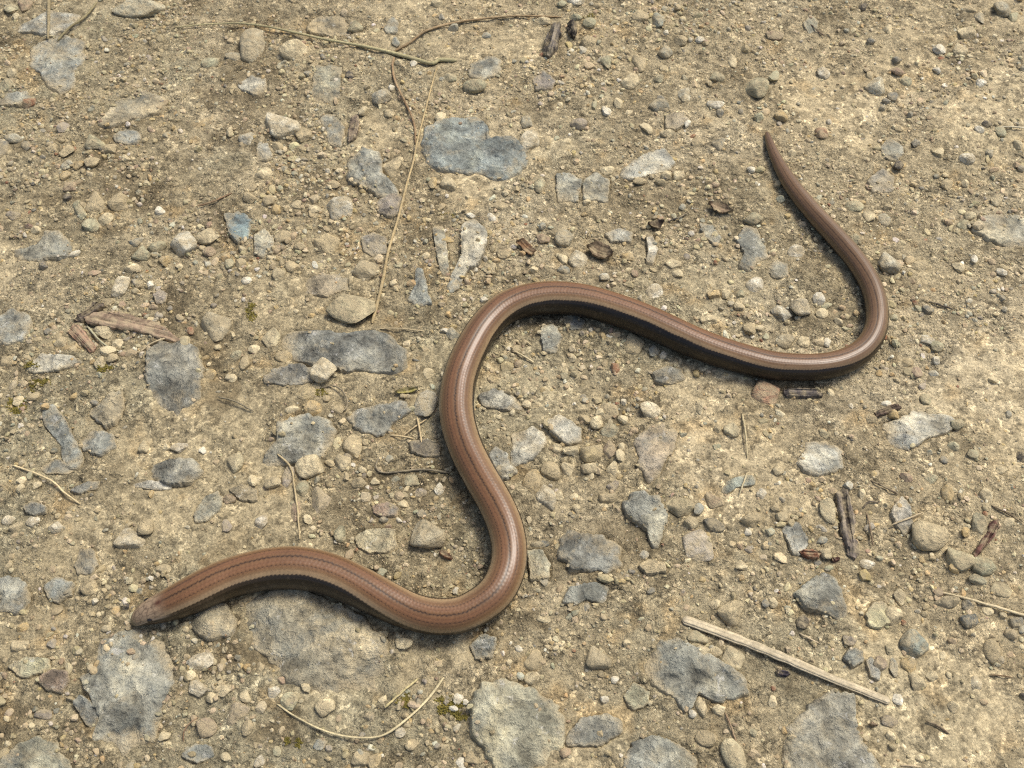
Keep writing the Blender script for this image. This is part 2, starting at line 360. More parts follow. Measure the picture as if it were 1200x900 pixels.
# embedded stones: colour, height of the top above the soil in mm | label | ref | outline
SLABS = """
00 bw 0.6|pale blue-grey stone flush with soil in the top left corner|the pale flush stone top left|60 120 230 62 370 75 362 130 250 172 90 152
00 b 0.6|mottled blue-grey rock patch below the stem in the top left|the mottled rock patch top left|160 220 290 182 400 190 390 280 350 330 350 390 270 440 220 380 150 310
00 tg 1.2|long tan-grey stone lying slantwise near the top left|the slanting tan stone|470 580 560 470 680 420 760 450 740 520 600 565 520 600
00 bg 0.5|thin bluish stone showing beside the rust-red pebble||-10 480 40 445 130 430 150 470 90 498 0 500
00 bd 1.0|small blue-grey stone below the slanting tan stone||525 640 580 598 650 605 665 650 600 675 540 662
00 gw 0.8|whitish worn stone at the edge of the path left of two pebbles||1110 380 1170 340 1240 350 1250 410 1180 420 1120 405
01 t 0.9|flat tan stone just above the long grass stem|the flat tan stone above the stem|230 110 290 60 400 55 440 145 345 155 260 140
01 b 0.5|small blue stone flush with soil above the grass stem||600 130 640 62 672 110 660 155 610 155
01 gv 1.0|pale grey four-sided flat stone below the grass stem|the four-sided grey stone|280 302 340 298 402 315 385 460 300 470 250 450
01 bg 0.5|faint bluish stone patch below the four-sided grey stone||300 540 370 520 415 590 400 680 340 660
01 bg 1.2|grey-blue rock with a round tan pebble against its right side|the grey-blue rock left of the straw|430 740 500 690 580 710 595 820 665 880 650 920 560 895 440 840
01 bB 1.5|large blue-grey rock with tan stains and a dark crack|the large stained blue-grey rock|790 605 860 582 1040 545 1080 600 1095 655 1200 640 1278 700 1245 800 1100 822 1040 802 930 790 805 770 765 680
01 bw 0.5|pale blue stone flush with soil left of a whitish lump||0 650 50 660 75 720 40 740 0 735
01 gb 0.6|pale grey flat stone with greenish pebbles along its lower edge|the pale flat stone by green pebbles|1000 300 1080 260 1150 270 1140 340 1060 370 1000 350
02 m 0.7|flat mauve-grey stone right of the tail of the grass stem||95 370 150 335 205 380 185 415 115 420
02 bw 1.0|long pale blue-white stone left of the tail|the long blue-white stone|500 800 600 732 700 700 770 760 720 800 600 832 530 835
02 gb 1.4|grey stone first of a pair above the body|the grey stone pair|210 820 270 805 325 850 310 940 215 930
02 g 1.2|grey stone second of a pair above the body||330 850 395 805 460 850 450 940 340 930
02 mg 0.6|pale mauve stone flat in soil among cream pebbles||720 540 800 530 830 570 780 605 725 600
03 g 0.7|roundish pale grey stone flush with soil right of the tail tip|the flush grey stone right of the tail|525 690 570 645 625 660 640 715 600 750 545 740
03 gm 0.4|faint pale mauve stone patch right of the tail||470 830 540 785 600 820 590 890 500 890
03 gv 0.4|faint greenish stone flush with soil near the top edge||165 110 200 60 235 100 230 150 190 155
10 g 1.5|grey L-shaped stone at left below the rust-red pebble|the L-shaped grey stone|65 275 180 250 210 180 270 180 330 240 320 310 200 325 90 320
10 B 0.9|small slate-blue three-cornered chip flush with the soil|the slate-blue chip|1050 105 1120 85 1180 112 1160 200 1110 226 1070 180
10 m 0.6|small mauve flat stone above the long bark chip||715 480 745 448 780 470 770 510 730 516
10 bd 1.2|dark blue-grey rock on the left edge beside the bark|the dark rock on the left edge|-40 600 50 560 130 570 152 620 110 690 30 718 -40 712
10 gw 1.2|light grey ridged stone below the reddish chip|the light ridged stone below the bark|110 822 200 770 330 760 372 800 270 842 160 852
10 dg 2.2|rounded dark grey stone with a worn top below the bark|the rounded dark grey stone|700 765 760 712 860 705 930 760 942 880 930 960 830 1060 760 1040 700 960 690 860
11 bg 0.5|pale bluish stone patch left of a double cream pebble||-10 190 40 160 80 210 75 270 20 290 -10 270
11 m 0.8|mauve-grey rough stone beside the upper part of the straw||560 30 620 -10 680 10 690 90 620 100 570 80
11 mg 0.8|mauve-grey rock patch left of the middle of the straw||490 200 560 170 610 200 610 270 550 285 500 265
11 tm 0.8|broad flat mauve-tan stone above the oblong dark slab||190 420 300 370 420 390 440 450 330 480 220 470
11 gw 1.8|pale grey ridged limestone with a narrow lower tail|the pale limestone ridge|960 160 1010 125 1080 150 1085 210 1045 330 985 370 945 460 905 470 915 390 965 300
11 g 1.2|narrow grey stone left of the pale limestone ridge||820 145 880 150 895 250 905 370 870 392 850 300
11 b 1.5|blue-grey stone with a knobbed lower end left of the limestone||750 350 782 360 805 460 825 525 765 532 705 500 740 440
11 db 2.0|long dark grey-blue slab lying above the cream pebble|the long dark slab|95 650 250 648 400 680 520 660 620 680 690 750 702 820 600 852 450 842 300 832 180 770 105 720
11 d 1.2|dark grey narrow stone left of the rough cream pebble||40 880 80 840 200 810 275 832 280 885 200 905 50 905
12 bw 0.4|faint pale stone patch above the body's upper stretch||430 190 500 160 570 185 560 220 470 225
12 w 0.5|faint whitish worn strip between soil and grit above the body||630 200 660 200 685 270 660 335 625 330 640 270
12 bg 0.7|bluish stone patch left of a larger one near the tail||880 140 940 150 985 210 960 250 900 200
12 bg 0.9|pale blue-grey worn rock inside the loop of the tail|the worn blue rock in the tail loop|1050 220 1100 160 1160 190 1200 300 1150 330 1110 380 1060 350 1090 290
12 bg 1.3|grey diamond-shaped stone under the body's upper stretch|the diamond-shaped stone|128 660 150 635 190 615 235 680 205 748 150 742
12 bd 0.8|dark stone half hidden below the body's shadow||240 580 300 575 340 600 330 640 280 650 250 625
12 dg 0.9|dark grey flush stone below the body's middle stretch||660 850 720 820 800 830 810 880 740 905 670 890
13 g 1.0|grey angular slab cut by the right edge of the picture|the grey slab at the right edge|975 175 1010 102 1120 96 1260 110 1260 250 1150 250 1060 215
13 g 0.5|pale grey stone flush with the soil in the tail loop||-10 350 40 320 95 340 90 400 30 410
20 tg 1.4|pale tan-grey angular stone left of the rounded dark stone|the pale angular stone at left|400 130 500 60 570 48 582 110 545 190 500 208 450 162
20 b 1.0|bent blue-grey stone below the moss at the left edge|the bent blue-grey stone|200 110 260 105 335 220 385 330 345 392 295 380 285 285 205 190
20 bd 1.0|dark bluish flush stone right of the bent blue-grey stone||380 260 440 220 530 235 540 300 470 340 390 310
20 dg 0.7|dark earthy stone patch above the short straw at left||170 380 260 350 350 395 330 420 220 420
20 dg 1.5|dark grey-brown oval stone above the white vein|the dark oval stone|690 395 760 370 900 358 942 410 910 462 800 482 705 445
20 w 0.8|thin whitish-blue vein of stone showing in the soil||610 465 700 455 800 470 810 500 720 500 630 485
20 d 1.0|slim dark bluish stone right of the short straw||330 500 400 465 470 455 460 490 380 515
20 db 1.2|small dark blue-grey stone left of whitish pebbles||110 575 160 555 215 575 215 605 160 620 120 600
20 vw 1.2|pale greenish stone with a white rim above the neck|the pale stone above the neck|915 620 960 545 1020 500 1045 540 1030 600 970 650 920 655
20 dg 0.7|dark flush stone right of the big cream pebble's foot||350 860 380 780 440 770 460 850 430 895 370 895
20 tg 0.8|flat tan stone next to the cluster above the neck||1080 500 1130 470 1200 490 1210 545 1130 550
21 db 1.8|dark blue slab touching the whitish pebble by the body|the dark blue slab by the body|420 165 480 110 700 90 735 130 640 190 600 242 500 222
21 gb 1.6|broad grey rock with speckles left of the cream clump|the broad speckled rock|110 195 230 160 350 170 372 270 300 332 200 372 30 382 60 320 105 270
21 md 0.8|dark mauve stone patch under crossing straws||720 280 800 260 870 290 860 335 790 345 730 320
21 p 0.8|flat pinkish-brown stone in the pocket of the lower bend||550 580 620 560 670 590 650 625 590 630 555 610
21 cv 1.2|yellowish flat stone left of the pale rounded stone||470 720 540 690 640 690 660 760 620 800 530 795 475 770
21 bw 1.2|pale blue stone touching the right side of the body||1040 50 1120 30 1200 50 1260 110 1160 120 1060 100
21 bw 1.2|bluish-white stone against the body's right side lower down||1085 315 1130 295 1180 330 1190 380 1230 400 1180 440 1135 430 1110 370
22 wg 1.2|pale grey-white worn stone among cream pebbles|the pale worn stone|165 180 220 140 325 210 325 270 255 282 185 225
22 gw 1.6|pale grey stone with white flecks right of the body|the flecked grey stone right of the body|0 235 90 200 155 220 162 280 100 350 20 392 0 380
22 gp 1.8|oval grey stone with a pinkish crust in the middle|the crusted oval stone|570 275 640 202 720 180 772 230 762 300 712 370 692 440 640 452 600 385
22 bg 1.6|curved blue-grey stone below the crusted oval stone|the curved blue-grey stone|520 565 580 520 680 540 722 640 692 772 650 770 632 690 540 622
22 db 1.4|dark grey-blue slab right of the lower bend|the dark slab right of the lower bend|210 725 280 690 430 720 500 760 512 850 450 882 290 872 228 820
22 gv 0.8|grey worn stone touching the outside of the lower bend||75 790 140 780 180 850 170 920 90 920
22 Bv 0.6|flat greenish-blue stone left of the whitish pebble at right||980 500 1010 450 1100 430 1150 445 1130 480 1050 490 1000 525
22 t 0.9|flat tan stone at the foot of the white and pink pebble||590 850 650 825 710 850 720 890 630 895
23 bw 1.3|pale blue-grey stone with a ragged outline at right|the ragged pale blue stone|540 192 620 170 690 120 760 140 860 150 912 180 830 222 720 272 640 322 580 292
23 bw 1.0|pale blue-grey rounded stone left of the ragged one|the rounded pale blue stone|130 380 180 282 270 265 350 320 345 400 250 432 190 432
23 wm 0.7|whitish lilac stone flush with the soil behind a tan pebble||570 600 620 530 660 590 680 680 640 720 600 670
23 bw 1.0|pale blue hook-shaped stone left of the dark wood chip||55 695 130 660 182 740 165 800 110 812 88 752
30 gb 1.8|large grey slab with pale rims just below the head|the large slab below the head|450 320 620 240 720 258 835 310 822 500 765 620 722 700 725 770 620 800 582 862 540 790 440 762 480 660 428 560 378 490 450 425
30 gv 1.5|grey stone cut by the bottom left corner|the grey stone in the bottom left corner|0 960 10 885 80 810 170 760 262 780 312 850 330 930 300 960
30 tg 1.3|tan-grey stone under the neck|the tan-grey stone under the neck|890 232 950 170 1060 140 1112 210 1082 290 990 312 920 272
30 bd 1.2|dark blue speckled rock on the left edge left of the head||-20 20 40 0 120 30 130 120 70 180 0 160
30 b 0.8|blue-grey flush stone above the head's left||205 40 270 5 340 30 330 90 270 120 220 100
30 v 0.5|flat greenish stone patch left of the large slab||30 420 120 375 230 385 220 450 100 470
30 pm 1.0|flat pinkish-brown stone left of the large slab|the flat pinkish stone|180 490 230 445 310 440 325 490 290 550 210 530
30 db 1.2|dark chipped stone joined to the large slab's left side||345 600 380 560 440 600 470 660 440 720 400 690
30 b 0.8|small blue-grey stone on the bottom edge right of the slab||850 850 920 790 1000 800 1010 850 930 880
31 gt 1.6|very large grey stone with ochre stains lying under the body|the very large stained stone|-40 150 150 70 330 118 480 180 580 280 620 420 600 540 450 520 300 542 150 500 40 372 -20 330
31 gv 2.0|large pale greenish-grey stone cut by the bottom edge|the large pale stone at the bottom|1010 620 1050 530 1130 490 1205 490 1300 540 1400 600 1455 680 1425 780 1400 950 1130 950 1110 840 1030 750
31 b 0.8|bluish stone patch below the lower bend||1000 330 1060 270 1125 300 1110 380 1030 390
32 bg 1.4|short grey-blue stone with a bitten lower edge|the bitten grey-blue stone|240 122 270 60 400 40 482 60 492 120 420 132 330 110 260 156
32 gb 1.9|large jagged grey stone left of the long pale straw|the jagged grey stone|610 422 680 350 690 282 770 290 850 340 1000 430 1082 490 1095 570 950 592 870 560 850 602 800 642 760 570 650 500
32 dg 1.2|dark grey stone ringed by reddish soil at the bottom|the dark ringed stone|260 745 320 662 440 650 512 690 502 740 420 792 330 802 260 792
32 bg 1.4|blue-grey stone cut by the bottom edge in the middle||490 950 560 780 680 750 800 800 865 860 880 950
32 v 0.5|flat greenish flush stone left of the jagged grey stone||520 560 570 500 640 540 640 600 570 625
33 bg 1.5|three-cornered blue-grey stone beside a black pebble|the three-cornered stone|120 92 250 0 312 30 372 200 330 216 260 182 180 160
33 v 0.8|flat greenish stone left of a cream pebble at right||455 180 490 130 550 130 565 220 520 250 470 240
33 b 1.0|small blue-grey stone above the end of the straw||345 390 380 340 430 360 435 410 390 435
33 bm 1.0|slim blue-grey stone right of the end of the straw||450 400 480 385 520 460 515 495 475 480
33 gd 2.0|large dark grey stone cut by the bottom edge at right|the large dark stone at the bottom|90 725 200 600 300 545 392 560 392 660 432 790 520 900 540 950 70 950
"""

# loose stones: x y width height turn colour (a = angular) | label | ref
PEBBLES = {
'00': """650 30 230 110 0 vwa|mossy whitish stone cut by the top edge|the mossy stone on the top edge
1188 208 135 185 80 gt|large upright grey-tan pebble at the left end of the grass stem|the upright grey-tan pebble
135 485 68 58 0 r|rust-red rounded pebble near the left edge|the rust-red pebble
130 680 58 78 -50 da;12 690 60 125 85 d;62 655 80 60 0 g;245 695 62 52 0 t;315 705 72 66 0 t;440 672 86 92 -60 v;510 700 72 56 0 t;595 745 52 42 0 c
315 770 60 56 0 g;368 772 52 56 0 o;430 760 68 52 20 t;300 602 60 46 0 m;305 825 62 52 30 o;330 880 72 52 0 p;60 345 52 50 0 c;30 402 64 62 0 v
120 30 80 62 0 p;50 40 62 52 0 v;75 85 52 42 0 c;1085 412 50 46 0 t;1080 625 48 40 0 c;1160 650 92 70 -30 wb;1100 275 100 56 0 g;990 292 92 54 10 v;1175 880 62 50 0 t""",
'01': """180 230 132 104 0 ca|pale cream pebble tucked under the grass stem|the cream pebble under the stem
112 592 158 150 40 wca|rough whitish lump with chalky facets below the stem|the rough whitish lump
640 785 118 112 0 tc|round tan pebble resting on the grey-blue rock|the round tan pebble
465 130 76 60 0 v;1080 170 46 36 0 b;925 135 70 40 0 g;655 202 44 42 0 b;440 355 56 40 0 ka;585 455 96 80 -10 gw;640 415 46 36 0 w;670 295 42 42 0 c;735 300 44 36 0 w
220 635 82 82 0 t;40 812 84 62 0 c;100 692 52 50 0 t;215 702 62 46 0 t;910 368 66 60 -30 v;1030 402 112 76 0 v;900 860 92 82 0 c;830 860 46 68 90 o
365 865 52 42 0 t;620 530 62 46 0 c;870 550 62 46 0 c;500 530 52 40 0 c;850 20 62 52 0 c""",
'02': """690 100 62 72 0 Bva|small blue-green cube-like pebble near the top edge|the blue-green cube pebble
555 380 92 86 -10 ca|cream five-sided pebble in open soil near the top|the cream five-sided pebble
810 442 82 104 50 wva|rough whitish-green pebble above a grey pebble|the rough whitish-green pebble
80 670 98 124 75 wc|tall whitish pebble at the right end of the large stained rock|the tall whitish pebble
1145 410 114 124 0 v|round greenish-grey pebble above the tail tip|the round greenish pebble
150 95 92 54 0 ca;230 20 54 46 -40 v;300 4 84 44 0 wa;360 112 48 56 0 va;300 88 50 50 0 v;610 78 92 56 0 t;360 205 84 66 0 t;440 292 58 66 0 v;685 366 54 62 0 v;600 305 76 92 0 t;480 355 52 62 0 t
700 497 114 72 0 gb;440 520 48 46 0 w;500 490 44 42 0 c;385 496 48 42 0 v;310 586 88 66 0 m;70 575 58 62 0 g;155 668 52 62 0 t;250 660 44 36 0 c;630 596 62 46 0 c
730 622 80 48 -10 ca;820 586 34 34 0 w;975 530 64 42 -5 d;955 492 84 50 0 w;1155 556 54 52 0 v;972 676 70 78 0 gb;880 186 44 40 0 wa;835 190 28 28 0 w;910 206 42 52 0 t;790 190 62 52 0 t
720 242 74 62 0 g;1030 284 44 76 90 c;1090 226 62 42 0 t;1120 796 38 42 0 w;782 822 58 52 0 ca;725 830 52 42 0 c;595 856 42 46 0 t;445 802 74 52 0 c;130 870 62 84 0 v;960 362 72 50 0 v;925 395 42 34 0 t;870 672 62 52 0 t""",
'03': """508 405 116 92 20 wva|bright angular whitish-green pebble above the middle of the right side|the bright angular pebble
250 626 64 62 0 rp|red-brown pebble with a green side right of the tail tip|the red-brown pebble by the tail
480 356 52 30 0 t;260 352 64 72 0 wa;30 365 44 54 0 v;32 168 84 50 0 p;565 140 54 42 0 c;600 290 42 46 0 d;485 200 38 42 0 d;930 158 84 72 0 c;930 46 104 52 0 t;990 86 52 62 0 g
1100 54 92 84 0 g;600 340 62 36 0 p;650 380 62 52 0 v;690 675 42 46 0 d;605 786 58 46 -10 k;800 716 58 46 0 c;1165 680 54 46 0 c;1035 720 38 42 0 g;930 748 74 64 -30 w;110 722 48 46 0 c;60 540 74 54 -20 o
1090 622 62 42 0 v;990 605 44 42 0 w;1030 582 62 50 0 ka;1000 392 54 62 0 w;800 236 64 44 0 w;905 236 74 62 0 c;440 30 62 40 0 k;580 460 58 46 -30 d;840 870 52 52 0 t;920 866 42 42 0 c;790 330 36 32 0 w;1150 82 62 42 0 v""",
'10': """872 242 134 122 10 wga|grey-white angular pebble left of the slate-blue chip|the grey-white angular pebble
972 206 122 86 0 c|cream pebble between a grey-white one and the slate-blue chip|
565 444 74 112 80 wc;65 116 82 46 0 m;376 86 52 114 -62 v;430 166 92 84 0 v;445 58 104 112 0 t;558 50 106 92 0 t;500 132 74 64 20 c;320 30 44 36 0 ka;736 252 88 78 0 v;662 292 88 84 0 v;640 232 74 52 0 b
775 326 64 54 0 o;630 360 94 48 0 c;650 436 62 48 0 t;705 436 44 44 0 wa;570 526 34 34 0 p;505 516 62 52 0 t;840 352 38 36 0 c;170 186 48 42 0 c;350 290 38 42 0 w;1165 32 74 62 0 t;980 286 62 64 0 p
1135 266 62 38 0 c;1130 342 62 46 0 t;1155 410 48 54 0 w;1075 342 62 46 0 v;750 86 62 42 0 w;440 382 54 42 0 p;490 656 98 68 0 c;285 706 68 62 0 c;340 736 42 42 0 t;510 752 62 46 0 c;550 712 54 52 0 c
470 800 58 68 0 c;525 786 52 46 0 t;1020 642 154 132 0 gt;985 862 62 62 0 o;1150 802 54 72 90 t;1090 872 52 48 0 c;40 792 64 62 0 t;1110 766 62 52 0 v;1190 742 42 54 0 c""",
'11': """390 66 128 128 30 wga|grey-white chunky pebble left of the straw|the grey-white chunky pebble
335 242 134 112 0 co|cream and orange stained pebble left of the straw's middle|the orange-stained pebble
525 372 148 132 20 tg|tan-grey stone leaning towards the straw|the tan-grey stone by the straw
440 546 226 152 -5 tv|large rounded tan stone at the lower end of the straw|the large tan stone at the straw's foot
320 836 118 104 -10 cwa|rough cream-white pebble on the lower edge of the long dark slab|the rough cream pebble
930 442 66 92 80 b|smooth blue-grey pebble at the foot of the pale limestone|
925 666 68 72 80 bg|smooth blue-grey pebble against the body's upper bend|
180 66 68 56 0 ca;275 86 62 52 0 c;90 86 52 38 0 o;60 42 58 52 0 t;125 212 84 62 0 t;205 256 62 56 0 t;90 272 62 52 0 p;110 382 66 62 0 c;168 352 64 64 0 t;645 426 42 46 0 c;795 296 42 46 0 c;1010 110 42 36 0 w
1100 116 58 46 0 w;1140 62 92 52 0 t;1160 292 62 52 0 t;1100 356 84 58 0 ct;990 426 48 38 0 p;1070 510 34 34 0 w;885 650 38 36 0 w;75 682 78 108 80 cv;130 776 78 62 0 oc;805 852 54 46 0 c;260 580 42 36 0 o;190 560 32 32 0 c""",
'12': """655 472 94 104 60 w|rounded whitish pebble above the body's long stretch|the rounded whitish pebble
430 400 54 42 0 bwa|tiny angular bluish-white pebble just above the body|
310 312 94 92 10 wc;245 216 88 88 0 g;145 222 64 54 0 p;140 166 54 48 0 b;240 312 48 54 0 c;100 366 62 42 0 c;240 372 62 52 0 b;350 50 48 38 0 c;575 386 42 34 0 pa;545 306 72 42 -25 o;755 342 72 52 0 c;775 382 46 42 0 c
1140 442 90 84 0 w;1070 476 52 48 0 v;1060 532 58 54 0 c;1005 486 68 34 0 c;945 482 62 54 0 o;920 602 84 62 0 ca;1115 642 64 64 0 t;1165 642 38 54 90 c;1130 122 94 62 0 v
575 716 98 104 0 ta;662 748 58 72 80 b;712 770 48 44 0 w;282 782 58 42 0 ca""",
'13': """135 282 100 84 10 wa|bright white angular pebble inside the tail loop|the bright white pebble in the loop
560 332 106 104 0 wv|large pale pebble just outside the tail loop|the large pale pebble outside the loop
75 692 104 98 0 gt|round grey-tan pebble inside the right bend|the round pebble in the right bend
405 72 88 62 -25 v;470 116 58 62 0 c;545 132 62 74 0 g;410 230 58 52 0 v;945 110 58 52 0 cv;920 152 74 54 0 v;1065 42 58 58 0 c;710 352 94 68 0 t;960 320 42 38 0 w;890 352 38 62 0 ca;745 556 42 52 0 d;705 546 38 38 0 v
745 692 70 62 0 w;788 722 62 62 0 v;595 710 48 44 0 v;590 592 52 42 0 va;165 702 68 62 0 ca;280 706 38 38 0 w;240 506 54 48 0 wa;275 532 44 42 0 v;155 546 98 88 0 tw;60 572 94 74 -40 wba;250 570 62 38 0 c;330 610 44 38 0 c
1090 380 42 38 0 w;780 850 42 38 0 bw;790 790 48 38 0 w;1050 886 44 38 0 c""",
'20': """605 726 164 104 8 wc|big pale cream pebble above the head casting a shadow|the big cream pebble above the head
90 86 46 58 80 c;345 60 48 32 0 o;160 62 52 44 0 t;675 296 62 62 0 ca;780 296 58 48 0 c;700 272 42 36 0 t;950 310 42 32 0 w;840 300 82 50 20 wm;705 516 48 42 0 o;1100 366 88 108 80 cv;1185 456 48 58 0 c;100 450 58 44 0 c
100 490 44 48 0 c;170 476 54 48 0 c;155 650 68 58 20 w;40 636 62 52 0 wc;75 676 68 62 0 c;265 672 68 58 0 w;680 672 78 78 0 t;600 660 54 34 0 t;1075 546 64 52 0 p;1065 666 54 42 0 m;765 872 72 52 0 c""",
'21': """785 86 122 148 75 wga|whitish angular pebble pressed against the body|the whitish pebble by the body
300 552 104 152 80 mt|egg-shaped brown-grey pebble above the body|the egg-shaped pebble
800 712 174 152 10 gt|pale tan-grey stone in the pocket of the lower bend|the pale stone in the pocket
255 392 138 108 15 ca|cream blocky pebble below the broad speckled rock|the blocky cream pebble
410 376 88 84 0 c;455 292 88 114 0 co;515 276 38 54 0 t;140 442 72 122 85 m;75 462 84 68 0 c;215 496 64 92 0 v;265 116 84 74 0 o;245 46 122 74 10 ov;170 122 54 48 0 c;380 122 62 54 0 t;325 72 48 44 0 t;25 646 62 74 0 wm
10 452 44 44 0 c;185 602 52 102 85 p;240 636 62 42 0 ca;345 372 44 64 0 t;770 510 62 48 0 m;690 566 48 44 0 c;670 640 32 32 0 wa;730 456 84 62 0 v;860 490 48 62 0 w;500 402 42 42 0 c;560 460 38 38 0 c;485 466 74 62 0 t
600 634 44 38 0 d;395 702 68 88 80 v;1160 405 96 56 15 bw""",
'22': """650 132 114 94 0 cwa|cream-white pebble above the crusted oval stone|the cream pebble above the oval stone
155 532 98 144 105 wc|smooth upright whitish pebble right of the body|the upright whitish pebble
785 576 144 98 -8 tv|tan-green oblong pebble above the white and pink one|the oblong tan pebble
865 762 150 162 30 wpa|white and pink blocky pebble lower right of the middle|the white and pink pebble
375 322 114 92 10 ov|olive half-dark pebble among cream grit|the olive pebble
70 102 54 46 0 c;205 296 62 62 0 ca;275 312 78 48 0 c;455 122 104 98 0 t;395 176 68 74 60 c;340 166 50 50 0 t;520 166 54 46 0 c;525 86 42 36 0 w;460 216 88 84 0 vg;460 312 74 92 0 pk;510 336 54 52 0 c;515 296 38 32 0 c
360 396 88 52 0 c;470 402 58 84 80 c;370 430 32 32 0 c;880 102 58 92 85 c;1030 212 74 74 0 cv;965 212 44 48 0 t;90 462 92 122 75 ot;180 412 92 92 0 t;265 402 74 62 0 c;475 482 64 62 0 m;300 582 62 58 0 c;220 522 58 54 0 c
290 526 44 38 0 c;450 532 84 54 0 t;135 752 92 38 0 kB;840 652 68 62 0 c;940 548 88 94 30 pt;875 582 44 64 0 b;1170 522 54 62 0 wa;1105 696 44 38 0 w;1130 642 124 84 0 t;945 662 104 62 -25 d;1110 776 62 42 0 m;1075 852 62 52 0 c
1192 48 128 136 60 rpa|reddish-brown blocky stone half under the body|the red-brown block under the body""",
'23': """760 702 184 154 5 ct|large tan pebble left of the red-brown chip|the large tan pebble at right
890 822 124 134 40 vt|flat greenish-tan stone below the red-brown chip|
1188 345 48 68 0 k|small black pebble on the right edge|
290 42 38 44 0 ca;585 152 54 48 0 o;485 166 58 62 0 t;770 122 68 52 0 ca;740 76 54 62 0 v;555 96 54 32 0 w;885 186 72 54 0 v;50 406 62 52 0 c;65 622 62 48 0 c;35 582 58 48 0 t;440 516 48 42 0 c;260 236 62 52 0 tv
285 596 78 118 98 cv;820 362 48 44 0 d;960 326 62 48 0 v;1090 402 62 58 0 c;760 442 74 58 0 v;870 286 58 58 0 v;645 440 54 48 0 p;1025 522 68 84 0 ca;845 512 62 92 0 o;980 652 84 104 70 vg;925 702 54 52 0 o;1010 852 114 104 20 v
1130 642 44 44 0 c;250 736 48 48 0 b;270 796 58 54 0 c;465 842 82 54 0 w""",
'30': """1110 642 124 114 20 mt|round brownish pebble right of the large slab|the round brownish pebble
590 146 42 36 0 k;420 52 92 84 0 t;205 652 82 50 0 m;110 246 54 52 0 o;100 322 92 62 0 c;895 466 62 46 0 ca;965 712 104 92 -20 pm;990 572 48 48 0 c;1040 536 84 62 0 c;1160 716 58 74 80 c;770 752 52 54 0 c;1060 852 62 42 0 c
940 402 124 92 0 wt;1150 562 52 52 0 c;870 250 34 32 0 c;920 532 104 84 0 wt""",
'31': """595 272 48 48 0 vo|small round olive pebble below the body|
325 616 92 78 20 c;235 530 46 58 0 c;120 486 42 42 0 p;80 542 72 62 0 w;600 576 44 38 0 c;490 862 84 84 0 c;555 866 78 72 0 oc;695 312 84 62 0 c;950 576 48 46 0 wa;930 620 38 38 0 wa;985 592 36 36 0 w;965 880 48 48 0 wa;670 732 64 52 0 w
100 822 48 48 0 v;300 782 62 62 0 b;535 656 62 54 0 d;760 592 62 42 0 d;155 592 84 92 0 v;15 872 54 62 0 w;20 426 54 42 0 t;1190 406 42 36 0 c;1010 852 84 62 0 t;730 792 62 52 0 t;935 72 42 36 0 w""",
'32': """1050 850 112 176 -70 cv|pale leaf-shaped stone near the bottom edge|the leaf-shaped stone
395 386 134 114 10 tg|tan-grey rounded stone left of the jagged grey stone|the rounded tan stone
895 612 74 104 85 c|cream pebble on the lower edge of the jagged stone|
1030 172 134 124 0 tc;30 340 44 44 0 w;90 472 74 74 0 c;485 486 42 42 0 w;970 626 68 54 0 c;845 645 44 42 0 w;885 352 84 58 0 c;955 356 62 52 0 c;865 286 114 58 0 v;1040 392 114 114 0 cv;950 132 62 48 0 c;535 316 44 42 0 c
650 70 34 32 0 d;435 580 48 42 0 w;1125 836 62 54 0 p;150 202 64 52 0 c;100 392 104 104 0 t;910 752 104 92 0 t;1188 132 36 36 0 d""",
'33': """690 322 148 142 0 Bv|round dark green-grey pebble right of the straw's end|the round green-grey pebble
945 207 82 72 10 kB|shiny blue-black pebble below the straw at the right edge|the shiny black pebble
170 217 72 84 70 ka|black angular pebble below the three-cornered stone|the black angular pebble
590 182 92 94 0 c|cream pebble above the round green-grey one|
615 96 62 84 0 c;660 422 78 84 0 oa;530 412 78 74 0 pda;695 500 78 88 -50 ca;570 356 58 68 0 v;590 425 44 92 80 b;605 576 58 62 0 w;1050 356 88 112 85 t;975 502 58 78 80 cw;815 376 58 38 0 ca;570 692 88 74 0 m;450 752 64 58 0 c
575 752 54 48 0 c;865 612 64 62 0 c;710 846 62 54 0 c;430 475 34 34 0 c;850 466 48 38 0 c;775 472 74 54 0 c;380 302 62 54 0 m;980 18 84 54 0 vd;1090 62 114 84 0 tv;840 122 114 64 0 td;935 132 62 62 0 d;1140 266 64 62 0 cp
1165 216 62 62 0 d;1190 250 36 44 0 b;1195 566 38 54 0 k;1030 162 54 42 0 c;1100 186 62 38 0 c;25 126 54 42 0 c;20 592 44 62 0 c""",
}

